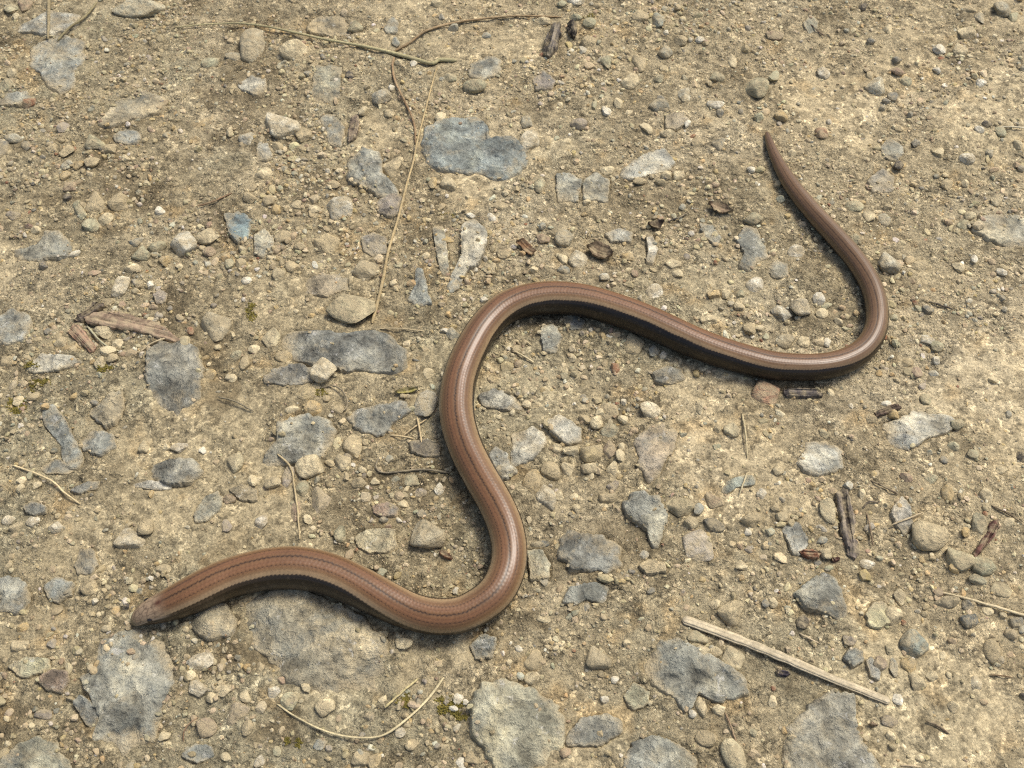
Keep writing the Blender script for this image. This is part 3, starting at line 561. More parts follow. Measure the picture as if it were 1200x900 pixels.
# dry stems, straws and twigs: pixel path | width px at both ends | colour | label
STEMS = """
205 32 250 28 300 29 382 46 440 57 475 66 505 74 515 70 535 71|1.6 5.5|0.36 0.32 0.17|long pale green grass stem lying across the top left|grass_stem
462 60 480 50 500 36 537 26 575 21 600 19 630 19 658 20|3.2 2.2|0.24 0.165 0.085|thin brown stem curving from the grass stem to the bark chunk|plant_stem
462 67 460 78 464 98 475 120 485 145 487 170|3.0 2.5|0.26 0.17 0.09|short brown stem curving down from the grass stem|plant_stem
512 78 505 103 499 127 489 165 484 190 475 222 466 258 455 295 447 335 436 379|1.6 4.0|0.36 0.275 0.14|long thin straw running down from the grass stem|straw
230 242 250 236 272 226|2 2|0.18 0.11 0.06|short brown rootlet left of the slate-blue chip|rootlet
114 2 100 19 82 32 67 48|3 2.4|0.20 0.17 0.09|greenish-brown stem slanting in from the top left edge|plant_stem
57 -4 57 25 56 46|4.5 3|0.22 0.18 0.10|short upright brown stem on the top left edge|plant_stem
50 43 66 43|2 2|0.45 0.40 0.25|tiny pale straw at the foot of the upright stem|straw
445 385 470 385 497 388|2.2 1.8|0.42 0.34 0.2|thin straw just below the foot of the long straw|straw
15 545 58 562 75 577 94 591|2.4 2.2|0.52 0.42 0.24|pale bent straw near the left edge|straw
457 510 485 514|2.2 2|0.46 0.36 0.2|flat-lying straw of three crossing beside the body|straw
472 511 500 491|2 1.8|0.44 0.34 0.19|slanting straw of three crossing beside the body|straw
489 489 494 519|2 1.8|0.44 0.34 0.19|steep straw of three crossing beside the body|straw
444 535 441 548 452 554 495 550 527 554|2 3|0.17 0.145 0.10|hooked grey twig ending at the body|twig
325 532 340 547 345 570 349 600 351 632|2.4 2.2|0.40 0.32 0.18|thin tan stem hanging down left of the egg-shaped pebble|plant_stem
375 455 390 452 403 460 407 475 400 483|2.2 2|0.18 0.15 0.10|small looped twig around cream pebbles|twig
600 410 613 417 626 425|2.6 2.2|0.50 0.42 0.25|small straw under the body's upper bend|straw
612 398 623 405|2 2|0.46 0.38 0.22|tiny straw above another under the upper bend|straw
870 485 874 510 876 537|2.6 2|0.42 0.35 0.2|upright thin straw below the red-brown block|straw
875 555 866 581|2.2 2|0.42 0.36 0.22|short straw below the upright thin straw|straw
1096 692 1150 706 1206 723|2.6 4|0.52 0.43 0.26|pale straw reaching the right edge above the shiny black pebble|straw
324 825 350 842 387 859 425 865 452 860 480 840 505 815 520 794|2 3.2|0.54 0.46 0.27|pale straw bowed like a smile at the bottom|straw
451 829 490 795|2.6 2.4|0.52 0.44 0.22|short straight straw inside the bowed straw|straw
1055 897 1080 899|2.4 2|0.48 0.38 0.24|straw end on the bottom edge at right|straw
1020 563 1053 580|2 2.4|0.10 0.075 0.05|thin dark twig above the large tan pebble|twig
1162 592 1180 601 1197 612|2.6 2.2|0.11 0.08 0.05|dark twig above the red-brown chip at right|twig
1086 352 1100 357 1116 362|2.6 2|0.06 0.05 0.04|little dark twig right of the right bend|twig
784 259 795 255 807 249|2.6 1.6|0.05 0.045 0.04|tiny blackish twig above the body's long stretch|twig
1085 845 1098 850 1112 860|2.6 3|0.09 0.065 0.045|dark twig in open soil at the lower right|twig
1160 791 1187 794|2 2|0.14 0.09 0.05|thin brown twig near the right edge lower down|twig
1015 600 1020 620 1023 640|2 2|0.18 0.13 0.08|thin upright twig right of the dark wood chip|twig
1011 596 1018 588 1030 589|2 2|0.10 0.08 0.06|small hooked dark twig right of the dark wood chip|twig
1045 615 1060 609 1080 601|2.2 2|0.36 0.29 0.18|thin tan stem crossing above the large tan pebble|plant_stem
255 465 275 470 297 482|2 2.6|0.20 0.17 0.11|brownish stem right of the rounded dark stone|plant_stem
102 382 120 402 140 412|3 2.2|0.36 0.34 0.22|pale green sliver beside the reddish bark chip|straw
162 414 180 401 200 395|2 2|0.38 0.31 0.19|thin tan stem tucked under the long bark chip|plant_stem
1170 149 1202 150|2 2|0.50 0.45 0.32|pale hair-thin straw on the right edge near the top|straw
850 835 857 852 863 870|2.2 2|0.22 0.15 0.09|brown rootlet above the leaf-shaped stone|rootlet
937 742 948 748 960 754|2.4 2|0.46 0.37 0.24|short pale straw above the long thick straw|straw
215 869 216 856 224 846 233 840|1.5 1.5|0.2 0.12 0.07|hair-thin brown rootlet left of the bowed straw|rootlet
950 28 958 36 966 42|1.6 1.6|0.08 0.05 0.04|tiny dark twig on the top edge at right|twig
"""

# flat pieces of bark and wood: outline px | thickness mm | colour | label | name
CHIPS = """
100 372 112 366 140 366 170 372 190 382 203 392 212 398 200 400 178 393 150 386 120 381 103 378|1.5|0.215 0.155 0.105|long brown bark chip above the rounded dark grey stone|bark_chip
86 371 98 361 108 353 118 352 119 356 106 364 94 374|2.5|0.085 0.068 0.055|dark bark splinter at the left end of the long chip|bark_splinter
78 388 86 378 94 380 104 394 111 405 105 411 94 402 84 394|1.6|0.19 0.12 0.08|reddish bark chip below the dark splinter|bark_chip
648 26 656 25 657 40 651 58 643 64 637 60 641 42|3.6|0.115 0.10 0.085|dark weathered bark chunk near the top edge|bark_chunk
664 29 672 25 677 34 674 44 667 42|2.8|0.045 0.038 0.032|small blackish bark crumb beside the dark chunk|bark_crumb
411 135 420 133 421 146 417 160 408 164 409 148|1.6|0.17 0.13 0.10|mauve-brown bark flake in the soil left of the brown stem|bark_flake
604 284 613 281 622 286 628 295 622 300 612 291|1.4|0.20 0.115 0.06|curled brown leaf scrap above the body's upper bend|leaf_scrap
688 290 700 284 714 288 718 298 708 304 696 300|2.0|0.15 0.11 0.07|dark brown earthy leaf scrap above the body|leaf_scrap
830 240 842 236 852 242 858 250 846 251 836 247|1.4|0.14 0.10 0.065|dark brown leaf curl near the middle of the tail loop|leaf_scrap
759 262 770 257 778 260 774 268 764 266|1.4|0.07 0.05 0.035|blackish scrap beside the tiny twig|leaf_scrap
918 457 940 455 962 459 963 464 940 466 922 464|2.4|0.11 0.095 0.085|dark grey wood splinter half under the body|wood_splinter
1025 484 1038 477 1052 474 1055 479 1042 485 1028 489|1.8|0.125 0.088 0.065|dark brown bark sliver above the ragged pale blue stone|bark_sliver
979 580 987 575 994 577 996 596 1002 612 999 628 1006 648 1000 655 992 650 986 630 983 608 979 592|2.2|0.135 0.112 0.09|long dark wood chip standing upright in view at right|wood_chip
1159 613 1166 611 1170 617 1164 630 1154 642 1143 655 1139 650 1148 636 1156 624|1.8|0.13 0.065 0.05|red-brown bark chip beside the large tan pebble|bark_chip
937 649 948 646 958 651 957 657 946 657 939 654|1.6|0.14 0.06 0.035|rusty bark scrap left of the dark wood chip|bark_scrap
515 645 523 646 530 652 529 656 521 653 515 649|1.6|0.17 0.085 0.05|small red-brown seed husk in the pocket of the lower bend|seed_husk
463 461 474 456 490 455 491 458 480 462 468 463|0.9|0.33 0.29 0.09|yellow-green leaf sliver above the whitish pebble|leaf_sliver
908 787 916 786 925 791 920 795 910 793|1.6|0.06 0.05 0.06|purplish-black bark scrap below the long thick straw|bark_scrap
974 656 980 655 982 659 976 661|1.4|0.08 0.04 0.03|tiny dark scrap below the dark wood chip|bark_scrap
1021 846 1026 850 1023 853 1018 850|1.2|0.10 0.06 0.04|tiny brown scrap in soil right of the large dark stone|bark_scrap
"""
THICK_STRAW = (800, 725, 835, 738, 870, 751, 905, 765, 940, 780, 975, 795, 1010, 809, 1043, 822)
MOSS = ((48, 452, 26, 16), (38, 432, 18, 10), (295, 365, 14, 20), (525, 826, 36, 20), (478, 822, 24, 14), (540, 838, 20, 10), (160, 8, 34, 8), (345, 870, 20, 12),
        (120, 430, 26, 10), (20, 475, 22, 20), (690, 22, 14, 12), (525, 250, 16, 10), (375, 460, 14, 8))

# slow worm: x, y of the middle of the outline, width px, how far the back line sits from the middle (+ = left of travel), edge of the bronze back in degrees, flank darkness
WORM = """
155 731.5 4 0.35 70 0.55
157.5 729 13 0.35 70 0.55
163 724 21 0.36 68 0.55
172 718.5 28 0.38 64 0.55
183 714.5 33 0.40 60 0.5
203 707 38.5 0.42 56 0.5
225 697 43 0.44 55 0.5
250 685 45 0.46 54 0.55
275 675 45 0.48 53 0.65
313 667 47 0.54 52 0.85
347 665.5 48 0.56 52 0.9
380 671 47 0.54 52 0.95
413 684 46 0.48 53 0.95
447 701 45 0.32 56 0.9
480 716 43 0.16 60 0.85
507 722 42.5 0.06 62 0.85
530 722 42.5 0.05 63 0.8
549 717 42.5 0.05 64 0.8
579 697 43 0.03 66 0.8
594 669 42.5 0.0 68 0.8
597 641 42 0.0 68 0.8
591 613 42 0.0 68 0.8
579 586 41.5 0.02 68 0.8
561 555 41 0.03 68 0.8
544 520 41 0.04 68 0.8
535 484 41 0.06 67 0.8
537 452 40 0.14 64 0.85
544 427 39 0.16 62 0.9
555 403 38 0.18 60 0.95
570 380 37 0.26 57 0.95
590 362 37 0.42 54 1
606 355 37 0.54 53 1
625 350.5 37 0.64 52 1
650 348.5 37 0.69 52 1
683 352 37 0.73 51 1
713 360 36.5 0.75 51 1
747 371.5 36 0.75 51 1
780 386 36 0.75 51 1
813 401 35.5 0.74 51 1
847 413.5 34.5 0.72 51 1
880 423 33.5 0.69 51 1
905 428.5 32.5 0.67 52 1
930 430.5 31.5 0.67 52 1
960 430 30.5 0.66 53 1
988 424 29 0.55 56 0.95
1013 409 27.5 0.30 60 0.8
1026 387 26.5 0.05 64 0.6
1028 362 25.5 -0.07 68 0.5
1021 335 25 -0.14 70 0.4
1006 309 24 -0.14 72 0.32
981 279 23 -0.15 74 0.28
950 245.5 21 -0.16 76 0.25
926 215 18.5 -0.16 80 0.22
910 187 13.5 -0.14 84 0.2
902.5 169 10 -0.1 86 0.2
899 157.5 6 -0.1 88 0.2
897.5 151.5 2.5 -0.1 88 0.2
"""
# ------------------------------------------------------------------ lie of the land
def low_ground(x, y):
    return 0.0022 * fbm(x, y, 0.085, 2, 3) + 0.0007 * fbm(x, y, 0.022, 2, 8)

def fine_ground(x, y):
    return 0.0009 * fbm(x, y, 0.0095, 2, 21) + 0.0008 * fbm(x, y, 0.0040, 3, 33, 0.7) - 0.0007 * np.abs(fbm(x, y, 0.0055, 2, 52))

def tile_px(code, zx, zy):
    return int(code[1]) * 300 + zx / 4.0, int(code[0]) * 225 + zy / 4.0

def mix_colour(codes):
    k = [c for c in codes if c in PALETTE]
    w = [1.0] if len(k) == 1 else [0.6, 0.4]
    return np.sum([np.array(PALETTE[c]) * q for c, q in zip(k, w)], 0)

class Outline:
    """a closed outline on the ground, star-shaped about its middle, with a wavering edge"""
    def __init__(s, pts, seed, waver=0.05, grow=1.0):
        P = np.asarray(pts, float); s.c = P.mean(0)
        # densify
        Q = np.vstack([P + (np.roll(P, -1, 0) - P) * t for t in np.linspace(0, 1, 12, endpoint=False)])
        a = np.arctan2(Q[:, 1] - s.c[1], Q[:, 0] - s.c[0]); r = np.hypot(*(Q - s.c).T)
        o = np.argsort(a); a, r = a[o], r[o]
        s.A = np.linspace(-math.pi, math.pi, 129)
        R = np.interp(s.A, np.r_[a - 2 * math.pi, a, a + 2 * math.pi], np.r_[r, r, r])
        R = (R + np.roll(R[:-1], 1).tolist().__add__([R[-2]]) + np.r_[R[1:], R[1]]) / 3
        ph = np.cos(s.A) * 2 + seed * 3.1; pq = np.sin(s.A) * 2 - seed * 1.7
        R = R * (1 + waver * 2 * (noise2(ph * 1.6, pq * 1.6, seed) - 0.5) + waver * (noise2(ph * 5, pq * 5, seed + 1) - 0.5) * 1.4)
        R[-1] = R[0]; s.R = R * grow; s.rmax = s.R.max()
    def radius(s, ang): return np.interp(ang, s.A, s.R)
    def s_at(s, x, y):
        dx, dy = x - s.c[0], y - s.c[1]
        return np.hypot(dx, dy) / s.radius(np.arctan2(dy, dx))

SLAB_LIST = []
for n, line in enumerate(l for l in SLABS.strip().split('\n')):
    head, label, ref, pts = line.split('|')
    code, colc, htop = head.split()
    v = [float(q) for q in pts.split()]
    px = [tile_px(code, a, b) for a, b in zip(v[::2], v[1::2])]
    P = np.array([ground_point(a, b, 0.0005)[:2] for a, b in px])
    SLAB_LIST.append(dict(o=Outline(P, n + 5, 0.085, 1.18), col=mix_colour(colc), cc=colc, h=float(htop) * 0.00100, label=label, ref=ref,
                          px=np.mean(px, 0), seed=n))

def slab_shape(S, x, y, s):
    """height of an embedded stone's top at (x, y); s = 0 middle .. 1 rim"""
    k = S['seed']
    dx, dy = x - S['o'].c[0], y - S['o'].c[1]
    g = np.random.default_rng(k + 400)
    h = S['h'] * (1.0 - 0.2 * s ** 2)
    q = S['o'].rmax
    amp = min(1.0, S['h'] / 0.0012)
    for _ in range(3):                                   # a few broken planes
        a = g.uniform(0, 6.28); d = g.uniform(0.1, 0.75) * q; sl = g.uniform(0.08, 0.26)
        h = h - sl * np.clip(dx * math.cos(a) + dy * math.sin(a) - d, 0, None)
    h = h + amp * (0.0013 * fbm(x, y, 0.013, 3, 60 + k, 0.6) + 0.00035 * fbm(x, y, 0.0028, 3, 90 + k, 0.65))
    f_ = fbm(x, y, 0.017, 3, 600 + k, 0.6) * 2.6
    h = h + amp * 0.00045 * (np.floor(f_) + sstep(0.55, 0.95, f_ - np.floor(f_)))      # broken ledges
    rim = sstep(0.86, 1.0, s)
    return low_ground(x, y) + h - rim * (S['h'] + 0.0022)

def slab_top(x, y):
    """height of whatever stone lies under (x, y), or -1"""
    z = np.full(np.shape(x), -1.0)
    for S in SLAB_LIST:
        o = S['o']
        near = (np.abs(x - o.c[0]) < o.rmax) & (np.abs(y - o.c[1]) < o.rmax)
        if not near.any(): continue
        xs, ys = x[near], y[near]; s = o.s_at(xs, ys)
        zz = np.where(s < 0.97, slab_shape(S, xs, ys, np.minimum(s, 1)), -1.0)
        z[near] = np.maximum(z[near], zz)
    return z

def dig(x, y):
    """how far the soil is worn down over embedded stones"""
    d = np.zeros(np.shape(x))
    for S in SLAB_LIST:
        o = S['o']
        near = (np.abs(x - o.c[0]) < o.rmax * 1.1) & (np.abs(y - o.c[1]) < o.rmax * 1.1)
        if not near.any(): continue
        xs, ys = x[near], y[near]
        s = o.s_at(xs, ys) + 0.30 * fbm(xs, ys, 0.010, 4, 140 + S['seed'], 0.65)
        d[near] = np.maximum(d[near], 1 - sstep(0.72, 0.98, s))
    return d

def soil(x, y):
    x = np.asarray(x, float); y = np.asarray(y, float)
    return low_ground(x, y) + fine_ground(x, y) - 0.0010 * dig(x, y) + bank(x, y)

def bank(x, y):
    """trodden soil banked up against the embedded stones"""
    d = np.zeros(np.shape(x))
    for S in SLAB_LIST:
        o = S['o']
        near = (np.abs(x - o.c[0]) < o.rmax * 1.6) & (np.abs(y - o.c[1]) < o.rmax * 1.6)
        if not near.any(): continue
        d[near] = np.maximum(d[near], S['h'] * 0.25 * (1 - sstep(0.95, 1.55, o.s_at(x[near], y[near]))))
    return d

def surface(x, y):
    x = np.atleast_1d(np.asarray(x, float)); y = np.atleast_1d(np.asarray(y, float))
    return np.maximum(soil(x, y), slab_top(x, y))

# ------------------------------------------------------------------ ground: one sheet, finest where the photograph looks
def graded(lo, hi, step, far):
    mid = np.arange(lo, hi, step)
    g = [step]
    while sum(g) < far: g.append(g[-1] * 1.35)
    g = np.cumsum(g)
    return np.r_[(lo - g)[::-1], mid, mid[-1] + g]

gx, gy = graded(-0.265, 0.265, 0.00080, 40), graded(-0.12, 0.195, 0.00080, 40)
X, Y = np.meshgrid(gx, gy)
xf, yf = X.ravel(), Y.ravel()
zf = soil(xf, yf)
far = np.hypot(xf, yf)
zf = np.where(far > 0.5, low_ground(xf, yf), zf)

def earthy(x, y):
    return sstep(0.10, -0.14, x + 0.55 * (y - 0.06) + 0.05 * fbm(x, y, 0.09, 2, 285))

def packed(x, y):
    """trodden smooth patches between the looser drifts of grit"""
    return sstep(-0.05, 0.35, fbm(x, y, 0.042, 4, 777, 0.55))

def soil_colour(x, y):
    tan = np.array([0.405, 0.333, 0.202]); pale = np.array([0.475, 0.40, 0.257]); dark = np.array([0.175, 0.138, 0.078])
    grey = np.array([0.33, 0.295, 0.19]); rust = np.array([0.41, 0.285, 0.13])
    a = fbm(x, y, 0.05, 5, 201, 0.6); b = fbm(x, y, 0.035, 5, 222, 0.62); c = fbm(x, y, 0.02, 5, 243, 0.62); d = fbm(x, y, 0.010, 4, 264, 0.65)
    # the trodden left and lower side of the path is earthier, the right side sandier
    side = earthy(x, y)
    col = np.broadcast_to(tan, (len(x), 3)).copy()
    def lay(cl, m):
        nonlocal col
        m = np.clip(m, 0, 1)[:, None]; col = col * (1 - m) + cl * m
    lay(np.array([0.30, 0.25, 0.15]), side * 0.75)
    lay(pale, sstep(-0.05, 0.45, a) * 0.9 * (1 - 0.6 * side))
    lay(grey, sstep(-0.1, 0.5, b) * (0.25 + 0.55 * side))
    lay(dark, sstep(0.05, 0.45, c) * (0.38 + 0.5 * side))
    lay(rust, sstep(0.2, 0.6, -d) * 0.5)
    lay(dark, sstep(0.18, 0.6, d) * 0.5)
    lay(np.array([0.44, 0.36, 0.215]), packed(x, y) * 0.22 * (1 - 0.8 * side))
    return np.c_[col, packed(x, y)]

g_me = mesh_from('ground', np.stack([xf, yf, zf], 1), grid_faces(len(gy), len(gx)), M_SOIL, True, soil_colour(xf, yf))
ground = link('ground', g_me)
tag(ground, 'trodden sandy path of fine soil and grit', 'ground', kind='structure')

# ------------------------------------------------------------------ embedded stones
for S in SLAB_LIST:
    o = S['o']
    nr = int(np.clip(o.rmax / 0.0006, 14, 44)); ns = int(np.clip(o.rmax * 6.3 / 0.0006, 64, 220))
    s = np.r_[0.0001, np.linspace(0.0, 1.0, nr)[1:]] ** 0.9
    ang = np.linspace(-math.pi, math.pi, ns, endpoint=False)
    rr = s[:, None] * o.radius(ang)[None, :]
    x = o.c[0] + rr * np.cos(ang); y = o.c[1] + rr * np.sin(ang)
    z = slab_shape(S, x.ravel(), y.ravel(), np.broadcast_to(s[:, None], x.shape).ravel()).reshape(x.shape)
    # sides carry on down to a flat underside in the soil
    x2, y2 = [x], [y]; zz = [z]
    for k, dz in ((0.97, 0.003), (0.7, 0.0045), (0.001, 0.0048)):
        x2.append((o.c[0] + (x[-1:] - o.c[0]) * k)); y2.append(o.c[1] + (y[-1:] - o.c[1]) * k)
        zz.append(np.full((1, ns), z[-1].min() - dz))
    V = np.stack([np.vstack(x2), np.vstack(y2), np.vstack(zz)], -1)
    base = np.array([o.c[0], o.c[1], low_ground(o.c[0], o.c[1])])
    F = grid_faces(V.shape[0], ns, True)
    sv = np.r_[s, 1, 1, 1][:, None] + 0 * V[..., 0]
    lowspot = np.clip((low_ground(V[..., 0], V[..., 1]) + 0.55 * S['h'] - V[..., 2]) / 0.0012, 0, 1)
    dirt = 0.13 * sstep(0.55, 0.95, sv) + 0.16 * lowspot + (0.0008 - min(S['h'], 0.0018)) * 90
    ob = link('embedded_stone', mesh_from('embedded_stone', V.reshape(-1, 3) - base, F, M_SLAB, True, np.repeat(dirt.reshape(-1, 1), 3, 1)))
    ob.location = base
    ob.color = (*(S['col'] * 0.90), 1)
    tag(ob, S['label'], 'stone', 'stones set flush in the path')

# ------------------------------------------------------------------ the slow worm
W = np.array([[float(q) for q in l.split()] for l in WORM.strip().split('\n')])
WP, _ = catmull(W, 1.15)
n_ring = len(WP)
p0 = np.array([ground_point(a, b, 0.004) for a, b in WP[:, :2]])
mpp = np.array([metres_per_pixel(p) for p in p0])
rad = np.maximum(WP[:, 2], 0.6) * 0.5 * mpp
sup = np.maximum(low_ground(p0[:, 0], p0[:, 1]) + 0.0001, np.maximum(slab_top(p0[:, 0], p0[:, 1]) - 0.0002, -0.003))
kern = np.hanning(141); kern /= kern.sum()
sup = np.convolve(np.pad(sup, 70, mode='edge'), kern, mode='valid')
worm_z = sup + rad * 0.93
C = np.array([ground_point(a, b, z) for (a, b), z in zip(WP[:, :2], worm_z)])
for k in range(3):
    C = np.stack([np.convolve(np.pad(C[:, q], 6, mode='edge'), np.ones(13) / 13, mode='valid') for q in range(3)], 1)
T = np.gradient(C, axis=0); T /= np.linalg.norm(T, axis=1)[:, None]
arc = np.r_[0, np.cumsum(np.linalg.norm(np.diff(C, axis=0), axis=1))]
view = CAM - C; view /= np.linalg.norm(view, axis=1)[:, None]
vp = view - (view * T).sum(1)[:, None] * T; vp /= np.linalg.norm(vp, axis=1)[:, None]
left = np.cross(vp, T)                                   # left of travel as the photograph shows it
sa = np.clip(WP[:, 3], -0.95, 0.95)[:, None]
D = vp * np.sqrt(1 - sa ** 2) + left * sa                # direction of the middle of the back
E = np.cross(T, D)
NA = 120
th = np.linspace(-math.pi, math.pi, NA, endpoint=False)
phi = th - 0.42 * np.sin(th)
arcn = np.r_[0, np.cumsum(np.diff(arc) / np.maximum(0.5 * (rad[1:] + rad[:-1]), 0.0008))]
ROWS = 30
PH, PA = np.meshgrid(phi, arcn)
kk = PH / (2 * math.pi / ROWS) + 1000
row = np.floor(kk); fk = kk - row
pp = PA / (2 * math.pi / ROWS * 1.02) + 0.5 * (row % 2) + 0.30 * (noise2(row, row * 0 + 3, 5) - 0.5) + 0.12 * (noise2(PA * 0.7, row, 6) - 0.5)
fp = pp - np.floor(pp); cell = np.floor(pp)
head_fade = sstep(0.004, 0.011, arc)[:, None]
ex = 2.0 / 2.25
ca = np.sign(np.cos(PH)) * np.abs(np.cos(PH)) ** ex
sn = np.sign(np.sin(PH)) * np.abs(np.sin(PH)) ** ex
hd = 1 - 0.16 * (1 - sstep(0.0, 0.016, arc))[:, None]    # the head is a little flattened
R = rad[:, None] * (1 + 0.009 * head_fade * (np.abs(np.sin(math.pi * fk)) ** 0.7) * (0.35 + 0.65 * sstep(0.05, 0.8, fp)) * (1 - sstep(0.86, 1.0, fp)))
mouth_at = np.exp(-((np.abs(np.degrees(PH)) - 72) / 4.5) ** 2) * (1 - sstep(0.007, 0.0105, arc))[:, None]
R = R * (1 - 0.05 * mouth_at)
plates = (1 - head_fade) * 0.012 * (noise2(PA * 1.6 + 40, PH * 1.3 + 9, 77) - 0.5)
R = R * (1 + plates)
V = C[:, None, :] + (R * ca * hd)[..., None] * D[:, None, :] + (R * sn)[..., None] * E[:, None, :]
# pigment
deg = np.degrees(PH); ad = np.abs(deg)
tint = 1 + 0.16 * (noise2(cell * 1.0 + 0.5, row * 1.0 + 0.5, 61) - 0.5)
bron = np.array([0.136, 0.072, 0.031]); rosy = np.array([0.156, 0.074, 0.035]); beig = np.array([0.270, 0.188, 0.104])
col = np.empty(PH.shape + (3,)); col[:] = bron
def paint(cl, m):
    global col
    m = np.clip(m, 0, 1)[..., None]; col = col * (1 - m) + np.asarray(cl) * m
edge = WP[:, 4][:, None]; flank = WP[:, 5][:, None]
tailness = sstep(0.62, 0.8, arc / arc[-1])[:, None]
paint(rosy, np.exp(-((ad - 14) / 10) ** 2) * 0.8)
paint(beig, sstep(0.50, 0.95, ad / edge) * (0.95 - 0.45 * tailness))
paint((0.125, 0.075, 0.038), tailness * 0.75)
paint((0.17, 0.135, 0.085), tailness * sstep(35, 70, ad) * 0.55)
col *= tint[..., None] * (0.88 + 0.24 * noise2(arc[:, None] / 0.011 + 0 * deg, deg / 45.0 + 9, 47))[..., None]
col *= (1 - 0.11 * (np.exp(-(np.minimum(fk, 1 - fk) / 0.10) ** 2)) * head_fade)[..., None]      # seams between scale rows
zig = 0.9 * np.sin(PA * 25.0) + 1.6 * (noise2(PA * 5, PA * 0 + 2, 9) - 0.5)
dash = 0.45 + 0.55 * sstep(0.1, 0.3, fp) * (1 - sstep(0.75, 0.95, fp))
tl_fade = (1 - 0.35 * sstep(0.80, 0.93, arc / arc[-1]))[:, None]
paint((0.014, 0.007, 0.005), np.exp(-((deg + zig) / 2.1) ** 2) * dash * 0.95 * sstep(0.006, 0.010, arc)[:, None] * tl_fade)
for off in (24, -24):
    spot = sstep(0.25, 0.4, fp) * (1 - sstep(0.6, 0.75, fp))
    paint((0.03, 0.015, 0.010), np.exp(-((deg - off) / 2.4) ** 2) * spot * 0.95 * head_fade)
for off in (12, -12, 36, -36):
    spot = sstep(0.3, 0.45, fp) * (1 - sstep(0.6, 0.7, fp))
    paint((0.05, 0.026, 0.016), np.exp(-((deg - off) / 2.0) ** 2) * spot * 0.35 * head_fade)
teeth = 3.2 * (np.abs(fp - 0.5) * 2 - 0.5) + 3.0 * (noise2(PA * 1.2, PH * 0 + 5, 15) - 0.5)
side_m = sstep(-1.6, 1.6, ad - edge + teeth)
flank_c = np.array([0.058, 0.037, 0.018]) * (1 - flank[..., None]) + np.array([0.017, 0.012, 0.008]) * flank[..., None]
streak = 0.4 + 1.2 * noise2(deg / 5.0, PA * 0.35, 31)
speck = (noise2(cell, row, 88) > 0.90) * sstep(0.2, 0.5, fp) * 0.10
side_col = flank_c * streak[..., None] + speck[..., None] * np.array([0.35, 0.27, 0.18]) * (1 - 0.55 * flank[..., None])
m3 = side_m[..., None]
col = col * (1 - m3) + side_col * m3
# head: brown crown, pale lilac sheen painted in, dark flecks, dark crown spot and lips
hm = 1 - sstep(0.0075, 0.0125, arc)[:, None]
fle = noise2(PA * 5.5, deg / 7.0, 19)
crown = np.array([0.31, 0.225, 0.142])
paint(crown, hm * (1 - sstep(60, 70, ad)) * 0.85)
# large head plates: dark seams between uneven cells
gxp, gyp = arc[:, None] / 0.0021 + 0 * deg, deg / 24.0 + 50
f1 = np.full(PH.shape, 9.0); f2 = np.full(PH.shape, 9.0)
for ox_ in (-1, 0, 1):
    for oy_ in (-1, 0, 1):
        cx_, cy_ = np.floor(gxp) + ox_, np.floor(gyp) + oy_
        dd = np.hypot(cx_ + 0.5 + 0.7 * (_hash(cx_, cy_, 3) - 0.5) - gxp, cy_ + 0.5 + 0.7 * (_hash(cx_, cy_, 4) - 0.5) - gyp)
        f2 = np.where(dd < f1, f1, np.minimum(f2, dd)); f1 = np.minimum(f1, dd)
paint((0.05, 0.03, 0.018), hm * np.exp(-((f2 - f1) / 0.11) ** 2) * 0.7)
paint((0.09, 0.055, 0.034), hm * (fle > 0.70) * 0.45)
paint((0.07, 0.022, 0.010), np.exp(-((arc[:, None] - 0.0098) / 0.0012) ** 2) * np.exp(-(deg / 9) ** 2) * 0.9)
paint((0.045, 0.024, 0.012), np.exp(-((ad - 15 - 6) / 3.0) ** 2) * (sstep(0.011, 0.014, arc) * (1 - sstep(0.024, 0.034, arc)))[:, None] * 0.6 * (deg < 0))
paint((0.10, 0.085, 0.04), (1 - sstep(0.0, 0.0028, arc))[:, None] * 0.75)
paint((0.05, 0.035, 0.02), hm * np.exp(-((deg + 56) / 12) ** 2) * 0.45)  # far side of the head darkened, its shade put into the colour
paint((0.34, 0.26, 0.19), hm * np.exp(-((ad - 61) / 6.0) ** 2) * (deg > 0) * 0.7)
paint((0.02, 0.014, 0.009), mouth_at * 0.95)
col = np.clip(col, 0.004, 0.9)
worm = link('slow_worm', mesh_from('slow_worm', V.reshape(-1, 3), grid_faces(n_ring, NA, True)[:, ::-1], M_WORM, True, col.reshape(-1, 3)))
tag(worm, 'bronze-brown slow worm with dark flanks winding in an S across the path', 'slow worm')
ie = int(np.searchsorted(arc, 0.0062))
for sg in (-1, 1):
    a = math.radians(56) * sg
    nrm = math.cos(a) * D[ie] * hd[ie, 0] + math.sin(a) * E[ie]
    pos = C[ie] + nrm * rad[ie] * 0.98
    v, f = ico(3)
    v = v * np.array([0.00085, 0.00068, 0.00050])
    B = np.stack([T[ie], np.cross(nrm, T[ie]), nrm], 1)
    eye = link('eye', mesh_from('eye', v @ B.T + pos, f, M_EYE, True), worm)
    tag(eye, 'small glossy dark eye')
WORM_XY = C[:, :2]
# ------------------------------------------------------------------ loose pebbles
def near_worm(x, y, pad):
    """inside the slow worm's footprint?"""
    out = np.zeros(len(x), bool)
    for i in range(0, len(C), 6):
        out |= np.hypot(x - C[i, 0], y - C[i, 1]) < rad[i] * 0.62 + pad * 0.5
    return out

